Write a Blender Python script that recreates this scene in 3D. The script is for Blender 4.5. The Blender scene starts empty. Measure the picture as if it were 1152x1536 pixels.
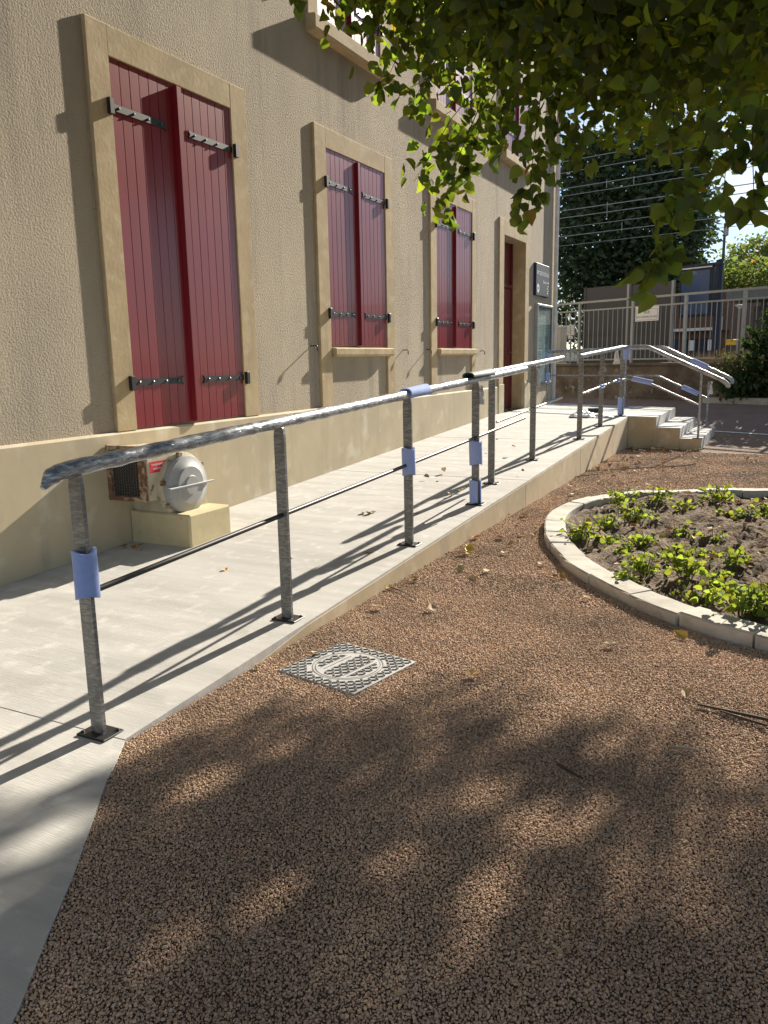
import bpy, math, random
import numpy as np
from mathutils import Vector, Matrix
SC = bpy.context.scene
COL = SC.collection
rnd = random.Random(7)
nr = np.random.RandomState(11)
rad = math.radians

# ------------------------------------------------------------------ camera
F_PX, PITCH, YAW, ROLL = 1186.28, .190775, .470632, -.0193
CAM = Vector((0, 0, 1.45))
fwd = Vector((-math.sin(YAW)*math.cos(PITCH), math.cos(YAW)*math.cos(PITCH), -math.sin(PITCH)))
rgt0 = Vector((math.cos(YAW), math.sin(YAW), 0)); up0 = rgt0.cross(fwd)
rgt = rgt0*math.cos(ROLL) + up0*math.sin(ROLL); upv = up0*math.cos(ROLL) - rgt0*math.sin(ROLL)
cd = bpy.data.cameras.new('camera'); cam = bpy.data.objects.new('camera', cd); COL.objects.link(cam)
m3 = Matrix((rgt, upv, -fwd)).transposed()
cam.matrix_world = Matrix.Translation(CAM) @ m3.to_4x4()
cd.sensor_fit = 'VERTICAL'; cd.sensor_height = 36; cd.lens = 36*F_PX/1536
cd.clip_start = .05; cd.clip_end = 3000
SC.camera = cam
def ray(x, y): return (rgt*((x-576)/F_PX) - upv*((y-768)/F_PX) + fwd)
def at_depth(x, y, d): return CAM + ray(x, y)*d                 # survey point: picture direction + distance
def on_z(x, y, z=0.0):
    r = ray(x, y); return CAM + r*((z-CAM.z)/r.z)

# ------------------------------------------------------------------ light
SUN = Vector((.128, 1.0, .50)).normalized()
EL = math.asin(SUN.z); AZ = math.atan2(SUN.x, SUN.y)
sl = bpy.data.lights.new('sun', 'SUN'); sl.energy = 5.0; sl.angle = rad(.53); sl.color = (1, .91, .77)
so = bpy.data.objects.new('sun', sl); COL.objects.link(so); so.location = (10, 60, 40)
so.rotation_euler = SUN.to_track_quat('Z', 'Y').to_euler()
w = bpy.data.worlds.new('World'); SC.world = w; w.use_nodes = True
nt = w.node_tree; nt.nodes.clear()
def nn(t, typ, **kw):
    n = t.nodes.new(typ)
    for k, v in kw.items(): setattr(n, k, v)
    return n
out = nn(nt, 'ShaderNodeOutputWorld'); bg = nn(nt, 'ShaderNodeBackground')
sky = nn(nt, 'ShaderNodeTexSky', sky_type='NISHITA', sun_disc=False, sun_elevation=EL, sun_rotation=AZ, air_density=.9, dust_density=.12, ozone_density=2.4)
tc = nn(nt, 'ShaderNodeTexCoord'); mp = nn(nt, 'ShaderNodeMapping'); mp.inputs['Scale'].default_value = (1, 1, 2.6)
cn = nn(nt, 'ShaderNodeTexNoise'); cn.inputs['Scale'].default_value = 3.2; cn.inputs['Detail'].default_value = 7; cn.inputs['Roughness'].default_value = .55
cr = nn(nt, 'ShaderNodeValToRGB'); cr.color_ramp.elements[0].position = .48; cr.color_ramp.elements[1].position = .66
cr.color_ramp.elements[0].color = (0, 0, 0, 1); cr.color_ramp.elements[1].color = (.85, .85, .85, 1)
mx = nn(nt, 'ShaderNodeMix', data_type='RGBA'); mx.inputs['B'].default_value = (8.5, 8.8, 9.2, 1)
nt.links.new(tc.outputs['Generated'], mp.inputs['Vector']); nt.links.new(mp.outputs[0], cn.inputs['Vector'])
nt.links.new(cn.outputs['Fac'], cr.inputs['Fac']); nt.links.new(cr.outputs['Color'], mx.inputs['Factor'])
nt.links.new(sky.outputs[0], mx.inputs['A']); nt.links.new(mx.outputs['Result'], bg.inputs['Color'])
bg.inputs['Strength'].default_value = .062
nt.links.new(bg.outputs[0], out.inputs[0])
vs = SC.view_settings; vs.view_transform = 'Standard'; vs.look = 'None'; vs.exposure = 1.12; vs.gamma = 1; vs.use_curve_mapping = False
SC.cycles.max_bounces = 5; SC.cycles.diffuse_bounces = 3; SC.cycles.glossy_bounces = 2; SC.cycles.transparent_max_bounces = 12
SC.cycles.sample_clamp_indirect = 6

# ------------------------------------------------------------------ materials
MATS = {}
def mat(name, col, rough=.8, col2=None, nscale=6.0, ndet=5, spread=(.35, .65), bump=0.0, bscale=60.0, bdist=.01, bdet=3,
        metal=0.0, coat=0.0, spec=.5, stretch=None, speck=None, rand=0.0, island=0.0, streak=None, bstretch=None):
    """Procedural surface: two colours mixed by noise, optional specks, per-object or per-piece variation, noise relief."""
    m = bpy.data.materials.new(name); m.use_nodes = True; t = m.node_tree; L = t.links
    b = t.nodes['Principled BSDF']; b.inputs['Roughness'].default_value = rough; b.inputs['Metallic'].default_value = metal
    b.inputs['Coat Weight'].default_value = coat; b.inputs['Specular IOR Level'].default_value = spec
    co = nn(t, 'ShaderNodeTexCoord'); src = co.outputs['Object']
    if stretch:
        ma = nn(t, 'ShaderNodeMapping'); ma.inputs['Scale'].default_value = stretch; L.new(src, ma.inputs['Vector']); csrc = ma.outputs[0]
    else: csrc = src
    c = None
    n1 = nn(t, 'ShaderNodeTexNoise'); n1.inputs['Scale'].default_value = nscale; n1.inputs['Detail'].default_value = ndet; n1.inputs['Roughness'].default_value = .6
    L.new(csrc, n1.inputs['Vector'])
    r = nn(t, 'ShaderNodeValToRGB'); r.color_ramp.elements[0].position, r.color_ramp.elements[1].position = spread
    r.color_ramp.elements[0].color = (*col, 1); r.color_ramp.elements[1].color = (*(col2 or [x*.8 for x in col]), 1)
    L.new(n1.outputs['Fac'], r.inputs['Fac']); c = r.outputs['Color']
    def mixin(fac, colr, mode='MIX'):
        nonlocal c
        x = nn(t, 'ShaderNodeMix', data_type='RGBA', blend_type=mode); L.new(fac, x.inputs['Factor']); L.new(c, x.inputs['A'])
        if isinstance(colr, tuple): x.inputs['B'].default_value = (*colr, 1)
        else: L.new(colr, x.inputs['B'])
        c = x.outputs['Result']
    if speck:                                                     # (colour, scale, lo, hi)
        n2 = nn(t, 'ShaderNodeTexNoise'); n2.inputs['Scale'].default_value = speck[1]; n2.inputs['Detail'].default_value = 4
        L.new(src, n2.inputs['Vector']); mr = nn(t, 'ShaderNodeMapRange'); mr.inputs['From Min'].default_value = speck[2]; mr.inputs['From Max'].default_value = speck[3]
        L.new(n2.outputs['Fac'], mr.inputs['Value']); mixin(mr.outputs[0], speck[0])
    if streak:                                                    # (colour, mapping scale, lo, hi): run-off marks and wear
        ms = nn(t, 'ShaderNodeMapping'); ms.inputs['Scale'].default_value = streak[1]; L.new(src, ms.inputs['Vector'])
        n4 = nn(t, 'ShaderNodeTexNoise'); n4.inputs['Scale'].default_value = 1; n4.inputs['Detail'].default_value = 6; n4.inputs['Roughness'].default_value = .65; L.new(ms.outputs[0], n4.inputs['Vector'])
        mq = nn(t, 'ShaderNodeMapRange'); mq.inputs['From Min'].default_value = streak[2]; mq.inputs['From Max'].default_value = streak[3]; mq.inputs['To Max'].default_value = .75; L.new(n4.outputs['Fac'], mq.inputs['Value']); mixin(mq.outputs[0], streak[0])
    if rand or island:
        rv = nn(t, 'ShaderNodeObjectInfo').outputs['Random'] if rand else nn(t, 'ShaderNodeNewGeometry').outputs['Random Per Island']
        k = rand or island
        hs = nn(t, 'ShaderNodeHueSaturation')
        m1 = nn(t, 'ShaderNodeMapRange'); m1.inputs['To Min'].default_value = 1-k; m1.inputs['To Max'].default_value = 1+k; L.new(rv, m1.inputs['Value']); L.new(m1.outputs[0], hs.inputs['Value'])
        m2 = nn(t, 'ShaderNodeMath', operation='MULTIPLY'); m2.inputs[1].default_value = 7.31; L.new(rv, m2.inputs[0])
        m4 = nn(t, 'ShaderNodeMath', operation='FRACT'); L.new(m2.outputs[0], m4.inputs[0])
        m5 = nn(t, 'ShaderNodeMapRange'); m5.inputs['To Min'].default_value = .5-.05*k; m5.inputs['To Max'].default_value = .5+.05*k; L.new(m4.outputs[0], m5.inputs['Value']); L.new(m5.outputs[0], hs.inputs['Hue'])
        L.new(c, hs.inputs['Color']); c = hs.outputs['Color']
    L.new(c, b.inputs['Base Color'])
    if bump:
        n3 = nn(t, 'ShaderNodeTexNoise'); n3.inputs['Scale'].default_value = bscale; n3.inputs['Detail'].default_value = bdet; n3.inputs['Roughness'].default_value = .62
        if bstretch:
            mb = nn(t, 'ShaderNodeMapping'); mb.inputs['Scale'].default_value = bstretch[:3]
            if len(bstretch) > 3: mb.inputs['Rotation'].default_value = bstretch[3:]
            L.new(src, mb.inputs['Vector']); L.new(mb.outputs[0], n3.inputs['Vector'])
        else: L.new(src, n3.inputs['Vector'])
        bp = nn(t, 'ShaderNodeBump'); bp.inputs['Strength'].default_value = bump; bp.inputs['Distance'].default_value = bdist
        L.new(n3.outputs['Fac'], bp.inputs['Height']); L.new(bp.outputs[0], b.inputs['Normal'])
    MATS[name] = m; return m

mat('stucco', (.53, .448, .335), .95, (.40, .337, .252), 1.5, 8, (.3, .72), stretch=(1, 1, .4), bump=1.0, bscale=58, bdist=.030, bdet=5, speck=((.24, .205, .16), 170, .58, .76), streak=((.27, .235, .19), (3.2, 3.2, .35), .52, .72))
mat('plinth', (.56, .47, .31), .8, (.46, .38, .26), 2.2, 6, (.3, .7), bump=.18, bscale=90, bdist=.003, streak=((.40, .34, .24), (4, 4, 1.2), .54, .72), speck=((.62, .56, .43), 3.5, .56, .72))
mat('surround', (.52, .40, .232), .85, (.38, .285, .16), 2.2, 7, (.3, .68), bump=.35, bscale=30, bdist=.005, speck=((.55, .45, .29), 7, .52, .78), streak=((.30, .235, .15), (7, 7, 1.0), .54, .74))
mat('shutter_paint', (.215, .012, .022), .30, (.175, .010, .017), 5, 4, bump=.05, bscale=14, bdist=.004, stretch=(1, 1, .15), coat=.12, spec=.55, streak=((.25, .06, .06), (9, 9, 1.1), .56, .80), rand=.07)
mat('door_paint', (.12, .010, .012), .4)
mat('black_iron', (.018, .02, .022), .42, (.03, .03, .03), 30, metal=.2)
mat('bolt', (.22, .22, .22), .4, metal=1)
mat('concrete', (.53, .52, .49), .88, (.385, .376, .352), 3.0, 8, (.32, .72), bump=.5, bscale=24, bdist=.004, bstretch=(.4, 10, 1), stretch=(.30, 2.2, 1), speck=((.62, .61, .575), 9, .55, .8), streak=((.36, .335, .295), (1.1, 2.6, 1), .55, .74))
mat('ramp_face', (.56, .46, .295), .9, (.46, .375, .245), 2.4, 6, streak=((.36, .30, .21), (3, 3, 2), .54, .72), bump=.2, bscale=40, bdist=.003, speck=((.62, .54, .40), 5, .55, .75))
mat('pedestal', (.62, .52, .31), .9, (.53, .44, .26), 6, 6, bump=.25, bscale=70, bdist=.003, speck=((.35, .28, .17), 38, .66, .74))
mat('blower', (.60, .53, .38), .75, (.44, .38, .26), 6, 7, bump=.3, bscale=50, bdist=.003, speck=((.12, .10, .08), 16, .60, .70))
mat('rust', (.17, .075, .035), .9, (.42, .33, .22), 22, 6, (.45, .6), bump=.3, bscale=120, bdist=.002)
mat('grey_paint', (.36, .36, .355), .55, (.30, .30, .295), 8, bump=.08, bscale=60, bdist=.002)
mat('mesh_wire', (.13, .11, .09), .6)
mat('duct_dark', (.012, .01, .008), .9)
mat('sticker_red', (.62, .035, .045), .5, (.55, .03, .04))
mat('white_print', (.82, .82, .8), .6, (.78, .78, .76))
mat('dark_print', (.06, .06, .07), .7)
mat('navy', (.016, .022, .05), .5, (.02, .028, .058), 5, spec=.3)
mat('sign_face', (.05, .065, .09), .6, (.055, .07, .09), 5, spec=.25)
mat('gravel_base', (.30, .205, .138), .95, (.14, .092, .064), 120, 3, bump=1, bscale=150, bdist=.010, bdet=2)
mat('pebble', (.53, .375, .256), .9, (.44, .305, .205), 60, 1, rand=.26)
def patchy(m, scale, lo, hi):
    """slow colour drift over the yard, by where each stone lies"""
    t = m.node_tree; b = t.nodes['Principled BSDF']; src = b.inputs['Base Color'].links[0].from_socket
    oi = nn(t, 'ShaderNodeObjectInfo'); n = nn(t, 'ShaderNodeTexNoise'); n.inputs['Scale'].default_value = scale; n.inputs['Detail'].default_value = 3; t.links.new(oi.outputs['Location'], n.inputs['Vector'])
    r = nn(t, 'ShaderNodeMapRange'); r.inputs['From Min'].default_value = .3; r.inputs['From Max'].default_value = .7; r.inputs['To Min'].default_value = lo; r.inputs['To Max'].default_value = hi; t.links.new(n.outputs['Fac'], r.inputs['Value'])
    h = nn(t, 'ShaderNodeHueSaturation'); t.links.new(r.outputs[0], h.inputs['Value']); t.links.new(src, h.inputs['Color']); t.links.new(h.outputs[0], b.inputs['Base Color'])
patchy(MATS['pebble'], 1.7, .78, 1.25)
mat('asphalt', (.19, .135, .11), .92, (.15, .108, .09), 4, 6, bump=.5, bscale=160, bdist=.006)
mat('road_paint', (.75, .74, .7), .8, (.55, .52, .48), 30)
mat('kerb_stone', (.52, .495, .435), .9, (.41, .39, .34), 7, 6, streak=((.29, .26, .20), (6, 6, 6), .55, .72), bump=.4, bscale=45, bdist=.005, rand=.10, speck=((.36, .34, .29), 26, .6, .75))
mat('soil', (.235, .17, .117), 1, (.13, .092, .063), 7, 9, bump=1, bscale=22, bdist=.07, bdet=10, speck=((.33, .26, .19), 46, .58, .70))
mat('cast_iron', (.50, .50, .49), .62, (.38, .38, .375), 14, metal=.1, bump=.15, bscale=90, bdist=.002, speck=((.56, .54, .5), 40, .55, .7))
mat('cast_dark', (.16, .16, .155), .7)
mat('foam', (.33, .42, .74), .85, (.29, .375, .69), 30, bump=.15, bscale=200, bdist=.001, spec=.2)
mat('foam_green', (.05, .075, .065), .7, (.04, .06, .05), 20)
mat('old_wall', (.20, .165, .125), .95, (.09, .072, .056), 2.2, 8, (.35, .62), bump=.5, bscale=14, bdist=.02, bdet=6, speck=((.34, .31, .27), 5, .60, .72))
mat('galvanised', (.34, .355, .345), .5, (.28, .295, .29), 12, metal=.3)
mat('beam_grey', (.16, .17, .165), .7)
mat('panel_grey', (.055, .055, .055), .6, (.065, .062, .06), 3)
mat('bark', (.09, .07, .055), .95, (.05, .04, .032), 12, 6, bump=.8, bscale=25, bdist=.02, stretch=(1, 1, .2))
mat('dry_leaf', (.55, .36, .10), .8, (.40, .22, .07), 18, rand=.35)
mat('tan_leaf', (.52, .42, .26), .85, (.42, .32, .18), 18, rand=.3)
mat('yellow_leaf', (.75, .50, .06), .6, (.62, .42, .05), 14)
mat('twig', (.075, .055, .04), .9)
mat('pale_twig', (.30, .26, .20), .9)
mat('white_film', (.8, .8, .82), .3, (.7, .7, .74), 30, bump=.6, bscale=40, bdist=.01)
mat('brick_brown', (.14, .075, .05), .85, (.11, .06, .04), 6)
mat('white_trim', (.75, .73, .7), .7)
mat('cream_paint', (.58, .52, .40), .6)
mat('roof_tile', (.25, .11, .07), .9, (.18, .08, .05), 10)
mat('blue_panel', (.05, .085, .18), .4, (.055, .095, .20), 4, spec=.3, speck=((.13, .18, .30), 7, .60, .70))
mat('car_paint', (.10, .15, .30), .25, coat=1)
mat('tyre', (.02, .02, .02), .8)
mat('lamp_white', (.8, .8, .78), .4)
mat('yellow_box', (.8, .55, .03), .5)
mat('dry_grass', (.36, .25, .15), .95, (.25, .18, .09), 10, island=.3)
mat('embankment', (.10, .085, .05), 1, (.06, .06, .03), 3, 8)
mat('wire', (.30, .33, .34), .5)

def film_mat(name, base, base2, white, rot, metal=.55):
    """Dark steel bar wrapped in clear stretch film: streaky white film folds over the steel, glossy crinkled surface."""
    m = bpy.data.materials.new(name); m.use_nodes = True; t = m.node_tree; L = t.links; b = t.nodes['Principled BSDF']
    b.inputs['Metallic'].default_value = 0; b.inputs['Coat Weight'].default_value = .9; b.inputs['Coat Roughness'].default_value = .18; b.inputs['Roughness'].default_value = .38
    co = nn(t, 'ShaderNodeTexCoord'); mp = nn(t, 'ShaderNodeMapping'); mp.inputs['Rotation'].default_value = rot; mp.inputs['Scale'].default_value = (26, 26, 120)
    L.new(co.outputs['Object'], mp.inputs['Vector'])
    n = nn(t, 'ShaderNodeTexNoise'); n.inputs['Scale'].default_value = 1.0; n.inputs['Detail'].default_value = 5; n.inputs['Distortion'].default_value = .8; L.new(mp.outputs[0], n.inputs['Vector'])
    n2 = nn(t, 'ShaderNodeTexNoise'); n2.inputs['Scale'].default_value = 7; n2.inputs['Detail'].default_value = 3; L.new(co.outputs['Object'], n2.inputs['Vector'])
    ad = nn(t, 'ShaderNodeMath', operation='MULTIPLY_ADD'); ad.inputs[1].default_value = .45; L.new(n2.outputs['Fac'], ad.inputs[0]); L.new(n.outputs['Fac'], ad.inputs[2])
    r = nn(t, 'ShaderNodeValToRGB'); e = r.color_ramp.elements; e[0].position = .56; e[0].color = (*base, 1); e[1].position = .88; e[1].color = (*white, 1)
    k = e.new(.70); k.color = (*base2, 1)
    L.new(ad.outputs[0], r.inputs['Fac']); L.new(r.outputs['Color'], b.inputs['Base Color'])
    bp = nn(t, 'ShaderNodeBump'); bp.inputs['Strength'].default_value = .55; bp.inputs['Distance'].default_value = .005
    L.new(n.outputs['Fac'], bp.inputs['Height']); L.new(bp.outputs[0], b.inputs['Normal']); L.new(bp.outputs[0], b.inputs['Coat Normal'])
    MATS[name] = m
film_mat('wrapped_post', (.085, .087, .085), (.115, .117, .113), (.24, .24, .235), (.9, .3, 0))
film_mat('wrapped_rail', (.12, .138, .16), (.20, .22, .245), (.52, .54, .56), (.5, 0, .4))

def leaf_mat(name, col, trans, rand=0.0, island=0.0, tw=.45, autumn=.06):
    m = bpy.data.materials.new(name); m.use_nodes = True; t = m.node_tree; L = t.links
    t.nodes.remove(t.nodes['Principled BSDF']); o = t.nodes['Material Output']
    rv = nn(t, 'ShaderNodeObjectInfo').outputs['Random'] if rand else nn(t, 'ShaderNodeNewGeometry').outputs['Random Per Island']
    k = rand or island
    def var(c):
        hs = nn(t, 'ShaderNodeHueSaturation'); hs.inputs['Color'].default_value = (*c, 1)
        m1 = nn(t, 'ShaderNodeMapRange'); m1.inputs['To Min'].default_value = 1-k; m1.inputs['To Max'].default_value = 1+k; L.new(rv, m1.inputs['Value']); L.new(m1.outputs[0], hs.inputs['Value'])
        f = nn(t, 'ShaderNodeMath', operation='MULTIPLY'); f.inputs[1].default_value = 5.77; L.new(rv, f.inputs[0])
        g = nn(t, 'ShaderNodeMath', operation='FRACT'); L.new(f.outputs[0], g.inputs[0])
        h = nn(t, 'ShaderNodeMapRange'); h.inputs['To Min'].default_value = .47; h.inputs['To Max'].default_value = .52; L.new(g.outputs[0], h.inputs['Value']); L.new(h.outputs[0], hs.inputs['Hue'])
        a = nn(t, 'ShaderNodeMath', operation='MULTIPLY'); a.inputs[1].default_value = 13.7; L.new(rv, a.inputs[0])
        a2 = nn(t, 'ShaderNodeMath', operation='FRACT'); L.new(a.outputs[0], a2.inputs[0])
        a3 = nn(t, 'ShaderNodeMath', operation='LESS_THAN'); a3.inputs[1].default_value = autumn; L.new(a2.outputs[0], a3.inputs[0])
        mm = nn(t, 'ShaderNodeMix', data_type='RGBA'); L.new(a3.outputs[0], mm.inputs['Factor']); L.new(hs.outputs[0], mm.inputs['A']); mm.inputs['B'].default_value = (c[0]*1.9+.02, c[1]*1.0, c[2], 1)
        return mm.outputs['Result']
    d = nn(t, 'ShaderNodeBsdfDiffuse'); L.new(var(col), d.inputs['Color'])
    s = nn(t, 'ShaderNodeBsdfTranslucent'); L.new(var(trans), s.inputs['Color'])
    g = nn(t, 'ShaderNodeBsdfGlossy'); g.inputs['Roughness'].default_value = .55; g.inputs['Color'].default_value = (.9, .95, 1, 1)
    x = nn(t, 'ShaderNodeMixShader'); x.inputs[0].default_value = tw; L.new(d.outputs[0], x.inputs[1]); L.new(s.outputs[0], x.inputs[2])
    fr = nn(t, 'ShaderNodeValue'); fr.outputs[0].default_value = .02
    y = nn(t, 'ShaderNodeMixShader'); L.new(fr.outputs[0], y.inputs[0]); L.new(x.outputs[0], y.inputs[1]); L.new(g.outputs[0], y.inputs[2])
    L.new(y.outputs[0], o.inputs['Surface']); MATS[name] = m
leaf_mat('lime_leaf', (.042, .068, .02), (.31, .44, .03), rand=.42, tw=.42, autumn=.008)
leaf_mat('lime_crown', (.042, .068, .02), (.31, .44, .03), island=.42, tw=.42, autumn=.008)
leaf_mat('bed_leaf', (.12, .19, .03), (.38, .48, .05), island=.35, autumn=.0)
leaf_mat('dark_leaf', (.055, .088, .042), (.10, .15, .045), island=.45, tw=.25, autumn=0)
leaf_mat('pale_leaf', (.13, .17, .045), (.25, .32, .06), island=.35, tw=.4, autumn=.03)
leaf_mat('ivy_leaf', (.035, .065, .02), (.08, .13, .03), island=.5, tw=.3, autumn=.0)
leaf_mat('conifer_leaf', (.12, .14, .05), (.2, .22, .07), island=.35, tw=.3, autumn=.05)

def glass_mat():
    m = bpy.data.materials.new('glass'); m.use_nodes = True; t = m.node_tree; L = t.links; t.nodes.remove(t.nodes['Principled BSDF'])
    tr = nn(t, 'ShaderNodeBsdfTransparent'); tr.inputs[0].default_value = (.86, .93, .93, 1); g = nn(t, 'ShaderNodeBsdfGlossy'); g.inputs['Roughness'].default_value = .03
    f = nn(t, 'ShaderNodeValue'); f.outputs[0].default_value = .22; x = nn(t, 'ShaderNodeMixShader')
    L.new(f.outputs[0], x.inputs[0]); L.new(tr.outputs[0], x.inputs[1]); L.new(g.outputs[0], x.inputs[2]); L.new(x.outputs[0], t.nodes['Material Output'].inputs[0]); MATS['glass'] = m
glass_mat()

# ------------------------------------------------------------------ helpers
def new_obj(name, me, parent=None, loc=None):
    o = bpy.data.objects.new(name, me); COL.objects.link(o)
    if parent: o.parent = parent
    if loc is not None: o.location = loc
    return o
def empty(name, loc=(0, 0, 0), rz=0.0, parent=None):
    o = new_obj(name, None, parent); o.location = loc; o.rotation_euler = (0, 0, rz); o.empty_display_size = .1; return o
def tag(o, label=None, cat=None, group=None, kind=None):
    if label: o['label'] = label
    if cat: o['category'] = cat
    if group: o['group'] = group
    if kind: o['kind'] = kind
    return o
def np_mesh(name, V, Fs, m, smooth=False):
    me = bpy.data.meshes.new(name); me.from_pydata([tuple(v) for v in V], [], [tuple(f) for f in Fs]); me.materials.append(MATS[m])
    if smooth: me.shade_smooth()
    me.update(); return me
class MB:
    def __init__(s): s.v = []; s.f = []
    def add(s, vs, fs):
        k = len(s.v); s.v += [tuple(v) for v in vs]; s.f += [tuple(i+k for i in f) for f in fs]; return s
    def box(s, a, b, ch=0.0):
        """axis-aligned box, with chamfered edges when ch > 0"""
        x0, y0, z0 = a; x1, y1, z1 = b
        if ch <= 0:
            return s.add([(x0, y0, z0), (x1, y0, z0), (x1, y1, z0), (x0, y1, z0), (x0, y0, z1), (x1, y0, z1), (x1, y1, z1), (x0, y1, z1)],
                         [(3, 2, 1, 0), (4, 5, 6, 7), (0, 1, 5, 4), (1, 2, 6, 5), (2, 3, 7, 6), (3, 0, 4, 7)])
        import bmesh
        bm = bmesh.new(); bmesh.ops.create_cube(bm, size=1)
        for v in bm.verts: v.co = Vector(((x0+x1)/2+v.co.x*(x1-x0), (y0+y1)/2+v.co.y*(y1-y0), (z0+z1)/2+v.co.z*(z1-z0)))
        bmesh.ops.bevel(bm, geom=bm.edges[:], offset=ch, segments=1, affect='EDGES')
        bm.verts.index_update(); s.add([v.co[:] for v in bm.verts], [[v.index for v in f.verts] for f in bm.faces]); bm.free(); return s
    def prism(s, poly, z0, z1, ax='z'):
        n = len(poly)
        def P(p, h): return (p[0], p[1], h) if ax == 'z' else ((h, p[0], p[1]) if ax == 'x' else (p[0], h, p[1]))
        return s.add([P(p, z0) for p in poly]+[P(p, z1) for p in poly], [tuple(range(n))[::-1], tuple(range(n, 2*n))]+[(i, (i+1) % n, n+(i+1) % n, n+i) for i in range(n)])
    def tube(s, pts, r, n=10, cap=True):
        pts = [Vector(p) for p in pts]; rr = r if isinstance(r, (list, tuple)) else [r]*len(pts); base = len(s.v); ref = None
        for i, p in enumerate(pts):
            d = (pts[min(i+1, len(pts)-1)]-pts[max(i-1, 0)]).normalized()
            if ref is None: ref = Vector((0, 0, 1)) if abs(d.z) < .9 else Vector((1, 0, 0))
            u = d.cross(ref).normalized(); v2 = u.cross(d); ref = v2
            for k in range(n):
                a = 2*math.pi*k/n; s.v.append(tuple(p+u*(math.cos(a)*rr[i])+v2*(math.sin(a)*rr[i])))
        for i in range(len(pts)-1):
            for k in range(n): s.f.append((base+i*n+k, base+i*n+(k+1) % n, base+(i+1)*n+(k+1) % n, base+(i+1)*n+k))
        if cap:
            s.f.append(tuple(base+k for k in range(n))[::-1]); s.f.append(tuple(base+(len(pts)-1)*n+k for k in range(n)))
        return s
    def mesh(s, name, m, smooth=False):
        me = np_mesh(name, s.v, s.f, m)
        if smooth:
            for p in me.polygons: p.use_smooth = True
            if hasattr(me, 'set_sharp_from_angle'): me.set_sharp_from_angle(angle=rad(40))
        return me
    def build(s, name, m, parent=None, smooth=False, loc=None): return new_obj(name, s.mesh(name, m, smooth), parent, loc)
def box(name, a, b, m, parent=None, ch=0.0): return MB().box(a, b, ch).build(name, m, parent)
def rounded(pts, r=.06, n=5):
    """polyline with rounded corners"""
    pts = [Vector(p) for p in pts]; o = [pts[0]]
    for i in range(1, len(pts)-1):
        a = (pts[i-1]-pts[i]); b = (pts[i+1]-pts[i]); q = min(r, a.length*.45, b.length*.45); A = pts[i]+a.normalized()*q; B = pts[i]+b.normalized()*q
        for k in range(n+1):
            t = k/n; o.append(A*(1-t)**2+pts[i]*2*t*(1-t)+B*t*t)
    o.append(pts[-1]); return o
def lettering(name, text, size, m, parent, mw, align='CENTER', depth=.0015):
    c = bpy.data.curves.new(name, 'FONT'); c.body = text; c.size = size; c.align_x = align; c.extrude = depth
    t = bpy.data.objects.new(name+'_tmp', c); COL.objects.link(t)
    dg = bpy.context.evaluated_depsgraph_get(); me = bpy.data.meshes.new_from_object(t.evaluated_get(dg)); bpy.data.objects.remove(t)
    me.materials.clear(); me.materials.append(MATS[m]); o = new_obj(name, me, parent); o.matrix_local = mw; return o

# ================================================================== SETTING
# street axis: unit along the fence, normal towards the camera
FD = Vector((.903, -.43, 0)).normalized(); FN = Vector((-.43, -.903, 0)).normalized(); F0 = Vector((-3.225, 20.059, 0))
def st(a, u, z=0): return F0 + FD*a + FN*u + Vector((0, 0, z))    # a along the street, u towards the camera
def zroad(u):
    t = min(1, max(0, (3.9-u)/3.6)); return .40*t*t*(3-2*t)
EMB = 1.12
us = [3.9-3.9*i/14 for i in range(15)]
prof = [(60, -.011), (20, -.011), (8, -.011)]+[(u, zroad(u)-.011) for u in us]
as_ = [-90, -30, -8, -4, -2, 0, 2, 4, 8, 30, 90]
V = [st(a, u, z) for u, z in prof for a in as_]; n = len(as_)
Fq = [(i*n+j, i*n+j+1, (i+1)*n+j+1, (i+1)*n+j) for i in range(len(prof)-1) for j in range(n-1)]
Fq = [f[::-1] for f in Fq]
tag(new_obj('ground', np_mesh('ground', V, Fq, 'gravel_base')), kind='structure')
prof2 = [(3.1, None)]+[(u, None) for u in us if u < 3.05]
V = [st(a, u, zroad(u)-.004) for u, _ in prof2 for a in as_]
Fq = [(i*n+j, (i+1)*n+j, (i+1)*n+j+1, i*n+j+1) for i in range(len(prof2)-1) for j in range(n-1)]
tag(new_obj('road', np_mesh('road', V, Fq, 'asphalt')), kind='structure')
V = [st(a, u, zroad(u)+.0015) for u in (3.16, 3.09) for a in as_]
tag(new_obj('road_marking', np_mesh('road_marking', V, [(j, n+j, n+j+1, j+1) for j in range(n-1)], 'road_paint')), kind='structure')
V = [st(a, u, z) for u, z in ((-.25, EMB), (-40, EMB), (-900, EMB+4)) for a in (-900, -60, 60, 900)]
tag(new_obj('embankment', np_mesh('embankment', V, [(i*4+j, (i+1)*4+j, (i+1)*4+j+1, i*4+j+1) for i in range(2) for j in range(3)], 'embankment')), kind='structure')

# --- ramp, apron, landing, steps
XE = -2.23; SL = .0445; Y0 = 2.1; YL = 12.92; ZL = SL*(YL-Y0)
def zr(y): return SL*(y-Y0) if y < YL else ZL
WX = -4.44
ramp = empty('concrete_ramp', (-3.3, 7.5, 0)); tag(ramp, 'long pale concrete access ramp with landing and three side steps', 'ramp')
def rel(mb): mb.v = [(x+3.3, y-7.5, z) for x, y, z in mb.v]; return mb
mb = MB()
ys = [Y0+(YL-Y0)*i/8 for i in range(9)]
poly = [(y, zr(y)-.0) for y in ys]
mb.prism([(Y0, -.06)]+[(y, zr(y)+.004) for y in ys]+[(YL, -.06)], WX+.002, XE, 'x')
rel(mb).build('ramp_slab', 'concrete', ramp)
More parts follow.
